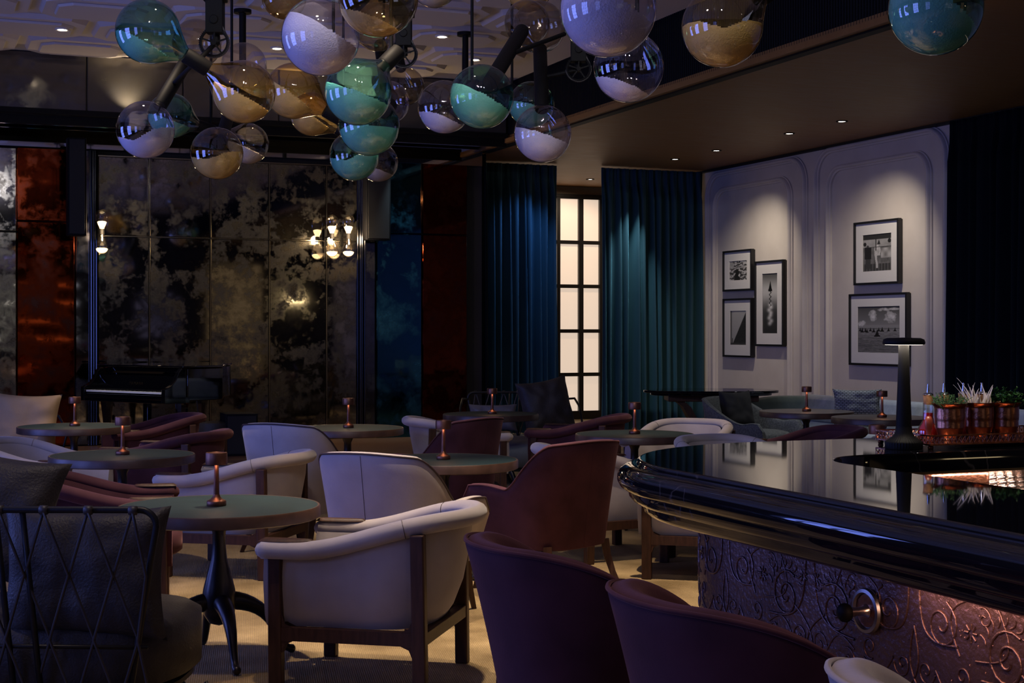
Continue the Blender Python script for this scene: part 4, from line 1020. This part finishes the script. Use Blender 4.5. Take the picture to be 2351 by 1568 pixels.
# line array speakers
for (pa, pb, ya, yb, Y, lab) in ((154, 196, 318, 542, 18.1, 'tall black column speaker hanging left of the mirrored alcove'), (836, 893, 372, 552, 18.3, 'tall black column speaker hanging right of the mirrored alcove')):
    D, X = on_y((pa+pb)/2, Y); w_ = (pb-pa)/F*D; z0, z1 = H-(yb-HY)/F*D, H-(ya-HY)/F*D
    e = thing('column_speaker', (X, Y, z0), 0, lab, 'speaker', 'black column speakers'); b = MB(); b.box((0, 0, (z1-z0)/2), (w_, .2, z1-z0)); b.build('cabinet', M['speaker'], e, bevel=.01)
    b = MB(); b.box((0, -.105, (z1-z0)/2), (w_-.04, .01, z1-z0-.04)); b.build('grille', M['black'], e, bevel=.003); b = MB(); b.box((0, .15, (z1-z0)*.9), (.05, .12, .05)); b.build('wall_mount', M['blackmetal'], e)
# ================================================================== GRAND PIANO on the stage
A_ = P(392, 15.9, 0, None); A_.z = 0
kd = cw(.80, -.60, 0).normalized()
Lk = 1.46
pn = thing('grand_piano', (0,0,0), 0, 'black lacquered grand piano closed on the stage before the mirrors', 'piano')
org = P(385, 16.1, 0); org.z = .09
# local frame: x along keyboard (bass left 0 .. treble 1.46), y towards the tail
ang = atan2(kd.y, kd.x); pn.location = org-kd*Lk; pn.rotation_euler = (0, 0, ang)
def rim_out(o=0):
    pts = [(0-o, .28), (0-o, 1.45)]
    for k in range(9): a = pi-pi*.5*k/8; pts.append((.34+(.34+o)*cos(a), 1.45+(.30+o)*sin(a)))
    for k in range(1, 13):
        t = k/12; x = .34+(1.12+o)*t; y = 1.75+o - (.95)*sm(.1, 1, t)*1.0
        pts.append((x, y))
    pts += [(1.46+o, .28)]; return pts
b = MB(); b.prism(rim_out(), .62, .985); b.build('case', M['piano'], pn, bevel=.012, sharp=30)
b = MB(); b.prism([(x, y if y > .3 else .20) for x, y in rim_out(.018)], .99, 1.012); b.build('lid', M['piano'], pn, bevel=.005, sharp=30)
for x in (.0, 1.40):
    b = MB(); pr = [(.0, .60), (.0, .76), (.05, .775), (.10, .80), (.16, .86), (.20, .94), (.24, .985), (.30, .985), (.30, .60)]
    n_ = len(pr); b.add([(x, y-.04, z) for y, z in pr]+[(x+.06, y-.04, z) for y, z in pr], [tuple(range(n_)), tuple(range(n_, 2*n_))[::-1]]+[(i, (i+1) % n_, (i+1) % n_+n_, i+n_) for i in range(n_)])
    b.build('arm_cheek', M['piano'], pn, bevel=.006, smooth=False)
b = MB(); b.box((.73, .14, .635), (1.46, .34, .07)); b.box((.73, -.03, .665), (1.34, .025, .05)); b.build('keybed', M['piano'], pn, bevel=.004, smooth=False)
b = MB()
for k in range(52): b.box((.085+k*.0249, .055, .715), (.0236, .15, .02))
o = b.build('white_keys', M['ivory'], pn, smooth=False)
b = MB()
for k in range(51):
    if k % 7 in (0, 1, 3, 4, 5): b.box((.0975+k*.0249, .085, .731), (.012, .09, .018))
b.build('black_keys', M['ebony'], pn, smooth=False)
b = MB(); b.box((.73, .17, .80), (1.34, .02, .17)); b.box((.73, .21, .885), (1.34, .10, .02)); b.build('fallboard', M['piano'], pn, bevel=.005, smooth=False)
b = MB(); b.box((.73, .20, .935), (.86, .02, .012))
b.box((.73, .18, .925), (.86, .01, .01)); b.build('music_ledge', M['brass'], pn, smooth=False)
cu = bpy.data.curves.new('maker_name', 'FONT'); cu.body = 'YAMAHA'; cu.size = .05; cu.extrude = .001; cu.align_x = 'CENTER'; cu.space_character = 1.3
to = bpy.data.objects.new('maker_lettering_curve', cu); col.objects.link(to); tm = bpy.data.meshes.new_from_object(to.evaluated_get(bpy.context.evaluated_depsgraph_get())); bpy.data.objects.remove(to)
to = bpy.data.objects.new('maker_lettering', tm); col.objects.link(to); tm.materials.clear(); tm.materials.append(M['brass']); to.parent = pn; to.location = (.73, .158, .79); to.rotation_euler = (radians(90), 0, 0)
for (x, y) in ((.10, .25), (1.34, .30), (.36, 1.45)):
    b = MB(); b.lathe([(.03, .05), (.034, .07), (.045, .35), (.062, .50), (.07, .55), (.07, .63), (0, .63)], 8, (x, y, 0)); b.cyl((x-.02, y, .025), (x+.02, y, .025), .025, 14); b.build('leg', M['piano'], pn, sharp=30)
b = MB(); b.box((.73, .32, .36), (.08, .06, .55)); b.box((.73, .26, .08), (.22, .14, .06)); b.build('pedal_lyre', M['piano'], pn, bevel=.004)
# subwoofer box and dark round stool beside it
D = 16.75; w_ = P(548, D, .09); e = thing('subwoofer', w_, -TH+.35, 'dark box speaker on the stage at the tail of the piano', 'speaker')
b = MB(); b.box((0, 0, .235), (.36, .42, .47)); b.build('cabinet', M['speaker'], e, bevel=.008); b = MB(); b.box((0, -.215, .235), (.32, .01, .42)); b.build('grille', M['black'], e)
b = MB(); b.lathe([(0, .0), (.17, 0), (.18, .02), (.18, .34), (.17, .37), (0, .39)], 24); o = b.build('drum_case', M['leather'], sharp=50); o.location = P(492, 16.6, .09); tag(o, 'rounded dark case on the stage beneath the piano', 'case')
b = MB(); b.lathe([(0, .0), (.03, 0), (.036, .02), (.036, .12), (.02, .16), (0, .165)], 20); o = b.build('floor_beacon', M['red'], sharp=50); tag(o, 'small red cylinder under the piano', 'beacon'); w_ = P(265, 15.2, None, 972); b2 = None; o.location = P(265, 17.2, .09); o.scale = (1.2, 1.2, 1.9)
b = MB(); b.box((0, 0, .26), (.42, .34, .34)); b.build('chest', M['mir_grey']) if False else None
# ================================================================== BAR
bar = thing('bar_counter', (0,0,0), 0, 'black marble bar counter with embossed bronze front at right', 'bar counter')
def plan(o, n=24, r=.80, x0=2.01, y1=4.58, ys=-1.6, xe=6.2):
    pts = [(x0-o, ys), (x0-o, 0), (x0-o, 1.0), (x0-o, 2.0), (x0-o, 3.0)]
    for k in range(n+1):
        a = pi-pi/2*k/n; pts.append((x0+r+(r+o)*cos(a), y1-r+(r+o)*sin(a)))
    pts += [(3.6, y1+o), (4.6, y1+o), (5.4, y1+o), (xe, y1+o)]; return pts
ri = .26; xi, yi = 2.57, 3.98
def inner(n=24):
    pts = [(xi, -1.6), (xi, 0), (xi, 1.0), (xi, 2.0), (xi, 3.0)]
    for k in range(n+1):
        a = pi-pi/2*k/n; pts.append((xi+ri+ri*cos(a), yi-ri+ri*sin(a)))
    pts += [(3.6, yi), (4.6, yi), (5.4, yi), (6.2, yi)]; return pts
prof = [(0, 1.10), (.006, 1.0995), (.011, 1.096), (.012, 1.088), (.015, 1.083), (.030, 1.082), (.050, 1.077), (.066, 1.066), (.074, 1.050), (.074, 1.034), (.066, 1.019), (.052, 1.010), (.042, 1.008), (.040, 1.000), (.038, .988), (.028, .976), (.014, .969), (.003, .966), (.000, .958), (-.004, .946), (-.018, .934), (-.04, .926), (-.06, .922), (-.20, .920)]
pl = [plan(o) for o, z in prof]; inn = inner()
b = MB()
b.grid(lambda i, j: (pl[j][i][0], pl[j][i][1], prof[j][1]), len(inn), len(prof))
ip = [(0, 1.10), (-.004, 1.099), (-.006, 1.094), (-.006, 1.035)]
def inoff(i, o):
    p = Vector((*inn[i], 0)); a = Vector((*inn[max(i-1, 0)], 0)); c = Vector((*inn[min(i+1, len(inn)-1)], 0)); t = (c-a).normalized(); n_ = Vector((t.y, -t.x, 0)); q = p+n_*(-o); return (q.x, q.y)
b.grid(lambda i, j: ((pl[0][i][0], pl[0][i][1], 1.10) if j == 0 else (inn[i][0], inn[i][1], 1.10)), len(inn), 2)
b.grid(lambda i, j: (*inoff(i, ip[j][0]), ip[j][1]), len(inn), len(ip))
b.build('countertop', M['marble'], bar, sharp=50)
# body
bp_ = plan(-.18); b = MB(); b.grid(lambda i, j: (bp_[i][0], bp_[i][1], (0, .93)[j]), len(bp_), 2)
M['emboss'] = mat('embossed_bronze', (.13,.075,.07), .36, metal=.85, nscale=5, base2=(.19,.11,.10), bump=.35, bscale=70, detail=6)
b.build('front_panel', M['emboss'], bar, sharp=60)
# raised scrollwork: tiles of spirals, leaves, rosettes and dots laid on the panel
def pmap(s, z, o=.0):
    # s = distance along the front from y = -0.4 upward round the corner
    xb, ys, yc, rr = 2.19, -.4, 3.78, .62
    if s < yc-ys: return Vector((xb-o, ys+s, z))
    a = (s-(yc-ys))/rr; a_ = pi-a; return Vector((2.81+(rr+o)*cos(a_), 3.78+(rr+o)*sin(a_), z))
def scroll(cx, cy, r0, turns, a0, hand, k=0):
    pts = []; n = int(14*turns)+6
    for i in range(n):
        t = i/(n-1); r = r0*(1-.86*t); a = a0+hand*2*pi*turns*t; pts.append((cx+r*cos(a), cy+r*sin(a)))
    return pts
TW, THh = .44, .46
motif = []
rnd = random.Random(21)
def wv(p, q, bend, n=14):
    o = []
    for i in range(n):
        t = i/(n-1); x = p[0]+(q[0]-p[0])*t; y = p[1]+(q[1]-p[1])*t; dx, dy = q[0]-p[0], q[1]-p[1]; f = bend*sin(pi*t)*1.0; o.append((x-dy*f, y+dx*f))
    return o
half = [ (scroll(.10, .10, .060, 1.6, -1.2, 1), .0040), (scroll(.115, .32, .070, 1.8, 2.2, -1), .0044), (scroll(.045, .22, .034, 1.3, 0, 1), .0032), (scroll(.175, .205, .030, 1.3, 2, -1), .0032), (scroll(.19, .40, .026, 1.2, 1, 1), .003),
  (wv((.02, .02), (.16, .14), .35), .0042), (wv((.02, .44), (.20, .26), -.30), .0042), (wv((.0, .12), (.07, .30), .25), .0036), (wv((.22, .02), (.165, .16), .4), .0036), (wv((.22, .30), (.15, .44), .5), .003), (wv((.08, .21), (.20, .235), .3), .003)]
for (x, y, n_, r_) in ((.205, .10, 8, .022), (.03, .385, 7, .018)):
    for k in range(n_):
        a = 2*pi*k/n_; half.append((wv((x+r_*.35*cos(a), y+r_*.35*sin(a)), (x+r_*cos(a), y+r_*sin(a)), .0, 4), .0038))
for k in range(26):
    x, y = rnd.uniform(.01, .21), rnd.uniform(.01, .45); half.append(([(x, y), (x+.002, y+.001)], .0034 if k % 2 else .0026))
for k in range(9):
    a = .3+k*.28; half.append((wv((.115+.075*cos(a), .32+.075*sin(a)), (.115+.098*cos(a+.15), .32+.098*sin(a+.15)), .2, 5), .0030))
b = MB(); S_TOT = 4.18+.62*pi/2; ns = int(S_TOT/TW)
def pieces():
    for ti in range(3, ns+1):
        for tj in range(2):
            for mirror_ in (0, 1):
                for poly, r in half:
                    yield [((ti*TW+(TW/2-x if mirror_ else TW/2+x)), (.0+tj*THh+(y if (ti+tj) % 2 else THh-y))) for x, y in poly], r
for pts, r in pieces():
    if pts[0][0] > S_TOT+.5: continue
    w3_ = [pmap(s, z, .0004) for s, z in pts if .005 < z < .925]
    if len(w3_) > 1: b.tube(w3_, r*.9, 4, caps=False)
b.build('embossed_scrollwork', M['emboss'], bar, sharp=180)
# inner walls, worktop
b = MB(); b.box((4.5, 4.27, .5), (3.4, .06, .84)); b.box((2.52, 1.2, .5), (.06, 5.2, .8)); b.build('inner_wall', M['marble'], bar, smooth=False)
b = MB(); b.box((2.95, 1.0, .80), (.76, 5.2, .03)); b.box((4.4, 3.75, .80), (3.4, 1.0, .03)); b.box((4.5, 4.12, .925), (3.4, .26, .02)); b.build('worktop', M['blackmetal'], bar, bevel=.004)
b = MB(); b.tube([Vector((*inoff(i, -.012), 1.034)) for i in range(len(inn))], .004, 6); b.build('metal_trim', M['brass'], bar)
# copper bin and ribbed steel tray inside the bar
b = MB(); b.box((0, 0, .05), (.26, .30, .10)); o = tag(b.build('copper_bin', M['mug'], bevel=.015, seg=3), 'copper bin on the worktop inside the bar well', 'bin'); o.location = (on_y(2160, 4.12)[1], 4.13, .936); o.scale = (1.1, .6, .9)
b = MB()
def rb(i, j):
    u, v = i/40, j/30; ed = min(1, 12*min(u, 1-u, v, 1-v)); return (-.25+.5*u, -.18+.36*v, .09-.05*ed+.008*sin(u*75)*ed+.004*sin(v*40)*ed)
b.grid(rb, 41, 31); o = tag(b.build('ribbed_tray', M['crystal'], sharp=180), 'bright ribbed metal tray under the light inside the bar well', 'tray'); o.location = (on_y(2325, 4.10)[1], 4.14, .945); o.rotation_euler = (radians(72), 0, 0); o.scale = (.95, .3, 1)
o.modifiers.new('t', 'SOLIDIFY').thickness = .006
l = bpy.data.lights.new('well', 'AREA'); l.energy = 1.6; l.color = (1, .78, .68); l.size = .4; l.size_y = .03; l.shape = 'RECTANGLE'; o = bpy.data.objects.new('bar_well_light', l); col.objects.link(o); o.location = (3.35, 3.99, 1.03); o.rotation_euler = (radians(35), 0, 0)
# bag hook on the bar front
hk = thing('bag_hook', (0,0,0), 0, 'round brushed metal bag hook on the embossed bar front', 'hook'); D_, Yh = on_x(1996, 2.19); zh = H-(1402-HY)/F*D_
Mx = axis_rot((-1, 0, 0))
b = MB(); b.lathe([(0, 0), (.055, 0), (.057, .006), (.054, .013), (.046, .015), (.043, .010), (.042, .005), (0, .005)], 40, (0,0,0), Mx); b.build('back_plate', mat('brushed_nickel', (.30,.27,.27), .35, metal=1), hk)
b = MB(); b.lathe([(0, .005), (.040, .005), (.040, .008), (0, .008)], 32, (0,0,0), Mx); o = b.build('inner_disc', M['mug'], hk)
b = MB(); b.lathe([(.019, .006), (.013, .016), (.011, .035), (.013, .050), (.014, .056), (0, .056)], 24, (0,0,0), Mx); b.build('stem', M['crystal'], hk)
b = MB(); b.lathe([(.013, .056), (.021, .060), (.024, .068), (.022, .078), (.014, .086), (0, .089)], 24, (0,0,0), Mx); b.build('knob', M['blackmetal'], hk)
hk.location = (2.188, Yh, zh)
# bar lamp
bl = thing('bar_lamp', P(2075, 4.97, 1.10), -TH, 'tall slim black lamp with a flat round head on the bar', 'table lamp')
b = MB(); b.lathe([(0, 0), (.060, 0), (.061, .002), (.061, .022), (.059, .026), (.050, .032), (.036, .042), (.029, .055), (.0265, .075)], 120, flute=.022, nfl=40, zf=(.001, .05)); b.build('base', M['blackmetal'], bl, sharp=60)
b = MB(); b.lathe([(.0265, .070), (.0255, .10), (.0215, .20), (.0180, .30), (.0172, .348)], 32); b.build('pole', M['blackmetal'], bl)
b = MB(); b.lathe([(.0, .352), (.066, .350), (.069, .352), (.070, .358), (.067, .367), (.055, .372), (0, .374)], 48); b.build('lamp_head', M['blackmetal'], bl, sharp=60)
b = MB(); b.lathe([(.020, .3495), (.062, .3495)], 40); b.build('light_ring', M['cooldisc'], bl)
# tray with pierced gallery
tx0, tx1, ty0, ty1, tz = 3.13, 3.78, 4.06, 4.36, 1.115
tr = thing('gallery_tray', ((tx0+tx1)/2, (ty0+ty1)/2, 1.10), 0, 'copper tray with a pierced rim holding cups and bottles on the bar', 'tray'); W_, D2 = (tx1-tx0), (ty1-ty0)
b = MB(); b.box((0, 0, .016), (W_, D2, .006)); b.build('tray_floor', M['mug'], tr, bevel=.001)
b = MB()
for (a, c) in (((-W_/2, -D2/2), (W_/2, -D2/2)), ((W_/2, -D2/2), (W_/2, D2/2)), ((W_/2, D2/2), (-W_/2, D2/2)), ((-W_/2, D2/2), (-W_/2, -D2/2))):
    a, c = Vector((*a, 0)), Vector((*c, 0)); L = (c-a).length; n = int(L/.018); 
    for z in (.016, .046): b.beam(a+Vector((0,0,z)), c+Vector((0,0,z)), .004, .005)
    for k in range(n):
        p = a.lerp(c, (k+.5)/n); q0 = a.lerp(c, k/n); q1 = a.lerp(c, (k+1)/n)
        b.tube([q0+Vector((0,0,.018)), q1+Vector((0,0,.044))], .0011, 4); b.tube([q1+Vector((0,0,.018)), q0+Vector((0,0,.044))], .0011, 4)
        b.tube([q0+Vector((0,0,.018)), q0+Vector((0,0,.044))], .0016, 4); b.sphere(p+Vector((0,0,.031)), .0035, 6)
b.build('pierced_rim', M['mug'], tr, smooth=False)
for sx in (-1, 1):
    for sy in (-1, 1): b = MB(); b.lathe([(0, 0), (.008, .0), (.010, .006), (.006, .014), (0, .014)], 12, (sx*(W_/2-.012), sy*(D2/2-.012), 0)); b.build('foot', M['mug'], tr)
def mug(px, lab, dy=0):
    D, X = on_y(px, 4.18+dy); e = thing('copper_cup', (X, 4.18+dy, 1.12), 0, lab, 'cup', 'copper cups on the pierced tray')
    pr = [(0, .0), (.034, 0), (.036, .004), (.034, .008), (.042, .020), (.048, .040)]
    for z in (.046, .052, .058): pr += [(.0495, z-.002), (.0485, z)]
    pr += [(.050, .068)]
    for z in (.088, .094, .100, .106): pr += [(.0515, z-.002), (.0505, z)]
    pr += [(.052, .113), (.055, .120), (.059, .124), (.0595, .126), (.057, .127), (.052, .121), (.049, .11), (.046, .04), (.03, .012), (0, .012)]
    b = MB(); b.lathe(pr, 40); b.build('body', M['mug'], e, sharp=50); return e
m1 = mug(2180, 'ridged copper cup of green rosemary, leftmost on the tray'); m2 = mug(2247, 'copper cup holding white feathery garnish', .012); m3 = mug(2305, 'copper cup of leafy mint at the right end of the tray')
def sprigs(name, loc, m, n, lab, cat, kind, seed):
    rnd = random.Random(seed); b = MB(); st_ = MB()
    for k in range(n):
        a = rnd.uniform(0, 2*pi); r = .042*sqrt(rnd.random()); base = Vector((r*cos(a), r*sin(a), rnd.uniform(-.03, -.005)))
        lean = Vector((cos(a)*rnd.uniform(.2, .9), sin(a)*rnd.uniform(.2, .9), rnd.uniform(.5, 1))).normalized(); L = rnd.uniform(.035, .06)
        if kind == 'rosemary':
            st_.tube([base, base+lean*L], [.0010, .0006], 4)
            for q in range(12):
                p = base+lean*L*(.2+.8*q/12); d = Vector((rnd.uniform(-1, 1), rnd.uniform(-1, 1), rnd.uniform(0, .8))).normalized(); b.tube([p, p+d*.005, p+d*.011], [.0009, .0012, .0003], 4)
        elif kind == 'mint':
            for q in range(3):
                p = base+lean*L*(.4+.3*q); d = Vector((rnd.uniform(-1, 1), rnd.uniform(-1, 1), rnd.uniform(.1, .9))).normalized(); s_v = d.cross(Vector((0,0,1))).normalized(); up = s_v.cross(d)
                Lf = rnd.uniform(.02, .032); wv_ = [0, .5, .9, 1, .8, .45, 0]
                b.grid(lambda i, j: p+d*Lf*i/6+s_v*Lf*.36*wv_[i]*(j-1)+up*(abs(j-1)*.004+.004*sin(i)), 7, 3)
                st_.tube([base, p], [.0011, .0008], 4)
        else:
            bend = Vector((rnd.uniform(-.5, .5), rnd.uniform(-.3, .3), 0)); L = rnd.uniform(.03, .085) if k % 3 else rnd.uniform(.02, .045); pts = [base*.8+Vector((0,0,.0))+lean*L*t*.7+bend*t*t*L+Vector((0,0,L*.5*t)) for t in (0, .3, .6, .85, 1)]
            w0 = .011 if k % 2 else .007; b.tube(pts, [w0, w0*.8, w0*.35, w0*.15, .0004], 6, flat=.35)
    o = b.build(name, m, sharp=180); tag(o, lab, cat); o['kind'] = 'stuff'; o.location = loc
    if st_.v: st_.build('stems', m, o)
    return o
up_ = Vector((0, 0, .122))
sprigs('rosemary_sprigs', m1.location+up_, M['herb'], 46, 'rosemary sprigs in the leftmost copper cup', 'herbs', 'rosemary', 1)
sprigs('feathery_garnish', m2.location+up_, M['feather'], 42, 'white feathery strips standing in the middle copper cup', 'garnish', 'feather', 12)
sprigs('mint_leaves', m3.location+up_, M['leaf'], 26, 'green mint leaves in the right copper cup', 'herbs', 'mint', 3)
def bottle(px, Y, lab, s=1.0):
    D, X = on_y(px, Y); e = thing('dasher_bottle', (X, Y, 1.12), 0, lab, 'bottle', 'small bottles with metal pourers on the tray')
    b = MB(); b.lathe([(0, 0), (.032, 0), (.037, .006), (.038, .02), (.034, .038), (.022, .056), (.0185, .07), (.0175, .12), (.0185, .124)], 24); b.build('glass', M['g_bottle'], e)
    b = MB(); b.lathe([(0, .003), (.030, .003), (.035, .01), (.035, .022), (.031, .038), (.020, .054), (.0165, .066), (.0163, .090), (0, .090)], 20); b.build('red_liquor', M['redliquid'], e)
    b = MB(); b.lathe([(0, .118), (.0155, .118), (.018, .150), (0, .150)], 20); b.build('cork', M['cork'], e)
    b = MB(); b.lathe([(.0185, .150), (.0195, .152), (.017, .156), (.006, .160), (.0045, .175), (.0032, .190), (0, .190)], 16); b.build('pourer', M['chrome'], e); return e
bottle(2131, 4.27, 'pourer bottle of red liquor at the left end of the tray'); bottle(2167, 4.30, 'pourer bottle behind the rosemary cup'); bottle(2212, 4.31, 'pourer bottle mostly hidden behind the white garnish'); bottle(2254, 4.29, 'pourer bottle rising above the middle copper cup')
D, X = on_y(2132, 4.12); b = MB(); b.lathe([(0, 0), (.013, 0), (.015, .004), (.014, .012), (.009, .022), (.008, .030), (.011, .045), (.0135, .060), (.0135, .075), (.009, .086), (0, .089)], 24); o = tag(b.build('wooden_muddler', M['redwood'], sharp=60), 'reddish wooden muddler standing on the tray before the bottle', 'muddler'); o.location = (X, 4.12, 1.12)
# pale chair top at the far right
b0_ = thing('beige_armchair', (0,0,0), 0, 'pale beige rounded armchair at the right edge behind the copper cups', 'armchair')
wing_parts(b0_, M['tan'], M['tan'], W=.40, yb=-.40, yc=-.05, yf=.35, zhi=.78, zarm=.60, z0=.10, q0=.35, q1=.9); b = MB(); cushion_slab(b, .33, -.36, .36, .10, .42); b.build('seat_cushion', M['tan'], b0_)
b = MB(); b.box((0, 0, .05), (.6, .6, .10)); b.build('plinth', M['wood'], b0_)
b0_.location = P(2400, 10.6, 0); b0_.rotation_euler = (0, 0, face(-120))
# ================================================================== LIGHT
def area(name, loc, tgt, sx, sy, e, c, spread=180):
    l = bpy.data.lights.new(name, 'AREA'); l.shape = 'RECTANGLE'; l.size = sx; l.size_y = sy; l.energy = e; l.color = c; l.spread = radians(spread)
    o = bpy.data.objects.new(name, l); col.objects.link(o); o.location = loc; d = Vector(tgt)-Vector(loc); o.rotation_euler = d.to_track_quat('-Z', 'Y').to_euler(); return o
BL = (.18, .26, 1.0)
for i, (a, c) in enumerate(wins):
    area('window_daylight', (XL-.22, (a+c)/2, 2.1), (XL+1, (a+c)/2, 2.1), c-a, 2.9, KW*(.22, .75, 1.1, 1.1)[i], BL)
def spot(loc, tgt, e, size, c=(1, .79, .57), blend=.8, r=.05, name='spot_light'):
    l = bpy.data.lights.new(name, 'SPOT'); l.energy = e; l.color = c; l.spot_size = radians(size); l.spot_blend = blend; l.shadow_soft_size = r
    o = bpy.data.objects.new(name, l); col.objects.link(o); o.location = loc; o.rotation_euler = (Vector(tgt)-Vector(loc)).to_track_quat('-Z', 'Y').to_euler(); return o
for (px, D, e, s) in ((820, 7.6, KS, 52), (1490, 8.2, KS*1.5, 44), (560, 8.0, KS*.6, 46), (1150, 6.6, KS*.7, 44), (980, 10.8, KS*.5, 44), (330, 12.0, KS*.8, 46), (281, 9.6, KS*.35, 36), (1500, 12.3, KS*.5, 44), (700, 12.0, KS*.35, 46)):
    w = P(px, D, 0); spot((w.x, w.y, ZC-.12 if w.x < XS-.1 else ZG-.05), (w.x, w.y, 0), e, s)
for (x_, y_) in ((-1.2, -2.2), (1.2, -2.6), (-.6, 1.2), (4.6, -1.5), (5.2, 2.2), (1.0, 5.2)):   # added fill spots around and behind the camera, with no fittings
    spot((x_, y_, ZC-.1), (x_, y_, 0), KF, 165, (1, .80, .68), 1, .12)
spot((P(330, 14.2).x, P(330, 14.2).y, ZC-.12), P(300, 16.2, .9), 320, 24, (1, .92, .85), .6)
bar_l = bpy.data.lights.new('bar_lamp', 'AREA'); bar_l.shape = 'DISK'; bar_l.size = .11; bar_l.energy = .6; bar_l.color = (1, .88, .7); o = bpy.data.objects.new('bar_lamp_light', bar_l); col.objects.link(o); o.location = P(2075, 4.97, 1.4475)
for (px, D) in ((520, 4.6), (1000, 4.4), (1600, 4.2)):      # picture spots trained on the glass sculpture
    a_ = P(px, D); t_ = P(px+60, D+4.6); spot((a_.x, a_.y, ZC-.12), (t_.x, t_.y, 3.0), KB, 62, (.92, .90, 1.0), .8)
for px in (330, 560, 760): x_ = XB(px); spot((x_, YFA+.25, 3.9), (x_, YB, 1.4), 30, 75, (1, .80, .52), 1, .03)  # added spots under the soffit to brighten the mirrors
x_ = XB(905); spot((x_, YFA+.3, 3.9), (x_, YB, 1.6), 90, 50, (.6, .85, 1), 1, .03)  # added bluish spot to lift the blue mirror panel
w = P(170, 5.3, 0); spot((w.x, w.y, ZC-.12), (w.x, w.y, 0), 110, 60, (1, .80, .62)); spot((.7, 2.4, ZC-.12), (1.2, 2.4, 0), 120, 70, (1, .74, .6))  # added warm spots to offset the blue on loveseat and stools
spot((3.2, 3.0, ZC-.12), (3.45, 4.2, 1.15), 150, 15, (1, .84, .68), .8); w = P(1990, 15.4, 0); spot((w.x, w.y, ZG-.05), (w.x, w.y, 0), 160, 70, (.92, .95, 1))  # the second spot is added to brighten the sofa
# wash on the teal curtains, on the low ceiling and on the smoky fascia
xcur = on_y(1440, YC)[1]
spot((xcur-.05, YC-.45, ZG-.05), (xcur+.02, YC, 1.3), 170, 42, (.72, .9, 1.0), .9, .02)
spot((on_y(1215, YC)[1]+.1, YC-.9, ZG-.05), (on_y(1170, YC)[1], YC, 2.3), 90, 66, (.16, .36, 1.0))
for px in (292, 668): x = XB(px, YFA); spot((x, YFA-.16, 4.03), (x, YFA+.04, 4.5), 22, 100, (1, .8, .55), 1, .02)
area('fascia_fill', (2.5, YFA-.1, 4.03), (2.5, YFA-.6, 4.68), 8, .04, KC, (1.0, .74, .50))  # added uplight to lift the ceiling, not a built-in fitting
area('cornice_fill', (XS-.12, 9.5, ZG+.05), (XS-.9, 9.5, 4.68), 14, .04, KC*1.2, (1.0, .78, .58)).rotation_euler = (radians(180), radians(-35), radians(90))  # invented strip of fill for the ceiling, no cove exists here
area('bar_edge_strip', (2.13, 2.1, .905), (2.19, 2.1, .3), .02, 1.6, 3.0, (1, .55, .36)).rotation_euler = (0, radians(-14), 0)
for px in (700, 960): w = P(px, 19.0, 0)
wd = bpy.data.worlds.new('room_dark'); bpy.context.scene.world = wd; wd.use_nodes = True; wd.node_tree.nodes['Background'].inputs[0].default_value = (.25, .27, .6, 1); wd.node_tree.nodes['Background'].inputs[1].default_value = .02
# ================================================================== CAMERA
cam = bpy.data.cameras.new('camera'); co = bpy.data.objects.new('camera', cam); col.objects.link(co); bpy.context.scene.camera = co
cam.sensor_width = 36; cam.lens = F/2351*36; cam.shift_y = -(784-HY)/2351; cam.clip_end = 200
co.location = (0, 0, H); co.rotation_euler = (radians(90), 0, -TH)
sc = bpy.context.scene; sc.view_settings.view_transform = 'Standard'; sc.view_settings.look = 'None'; sc.view_settings.exposure = EXPO; sc.view_settings.gamma = 1
sc.view_settings.use_curve_mapping = False
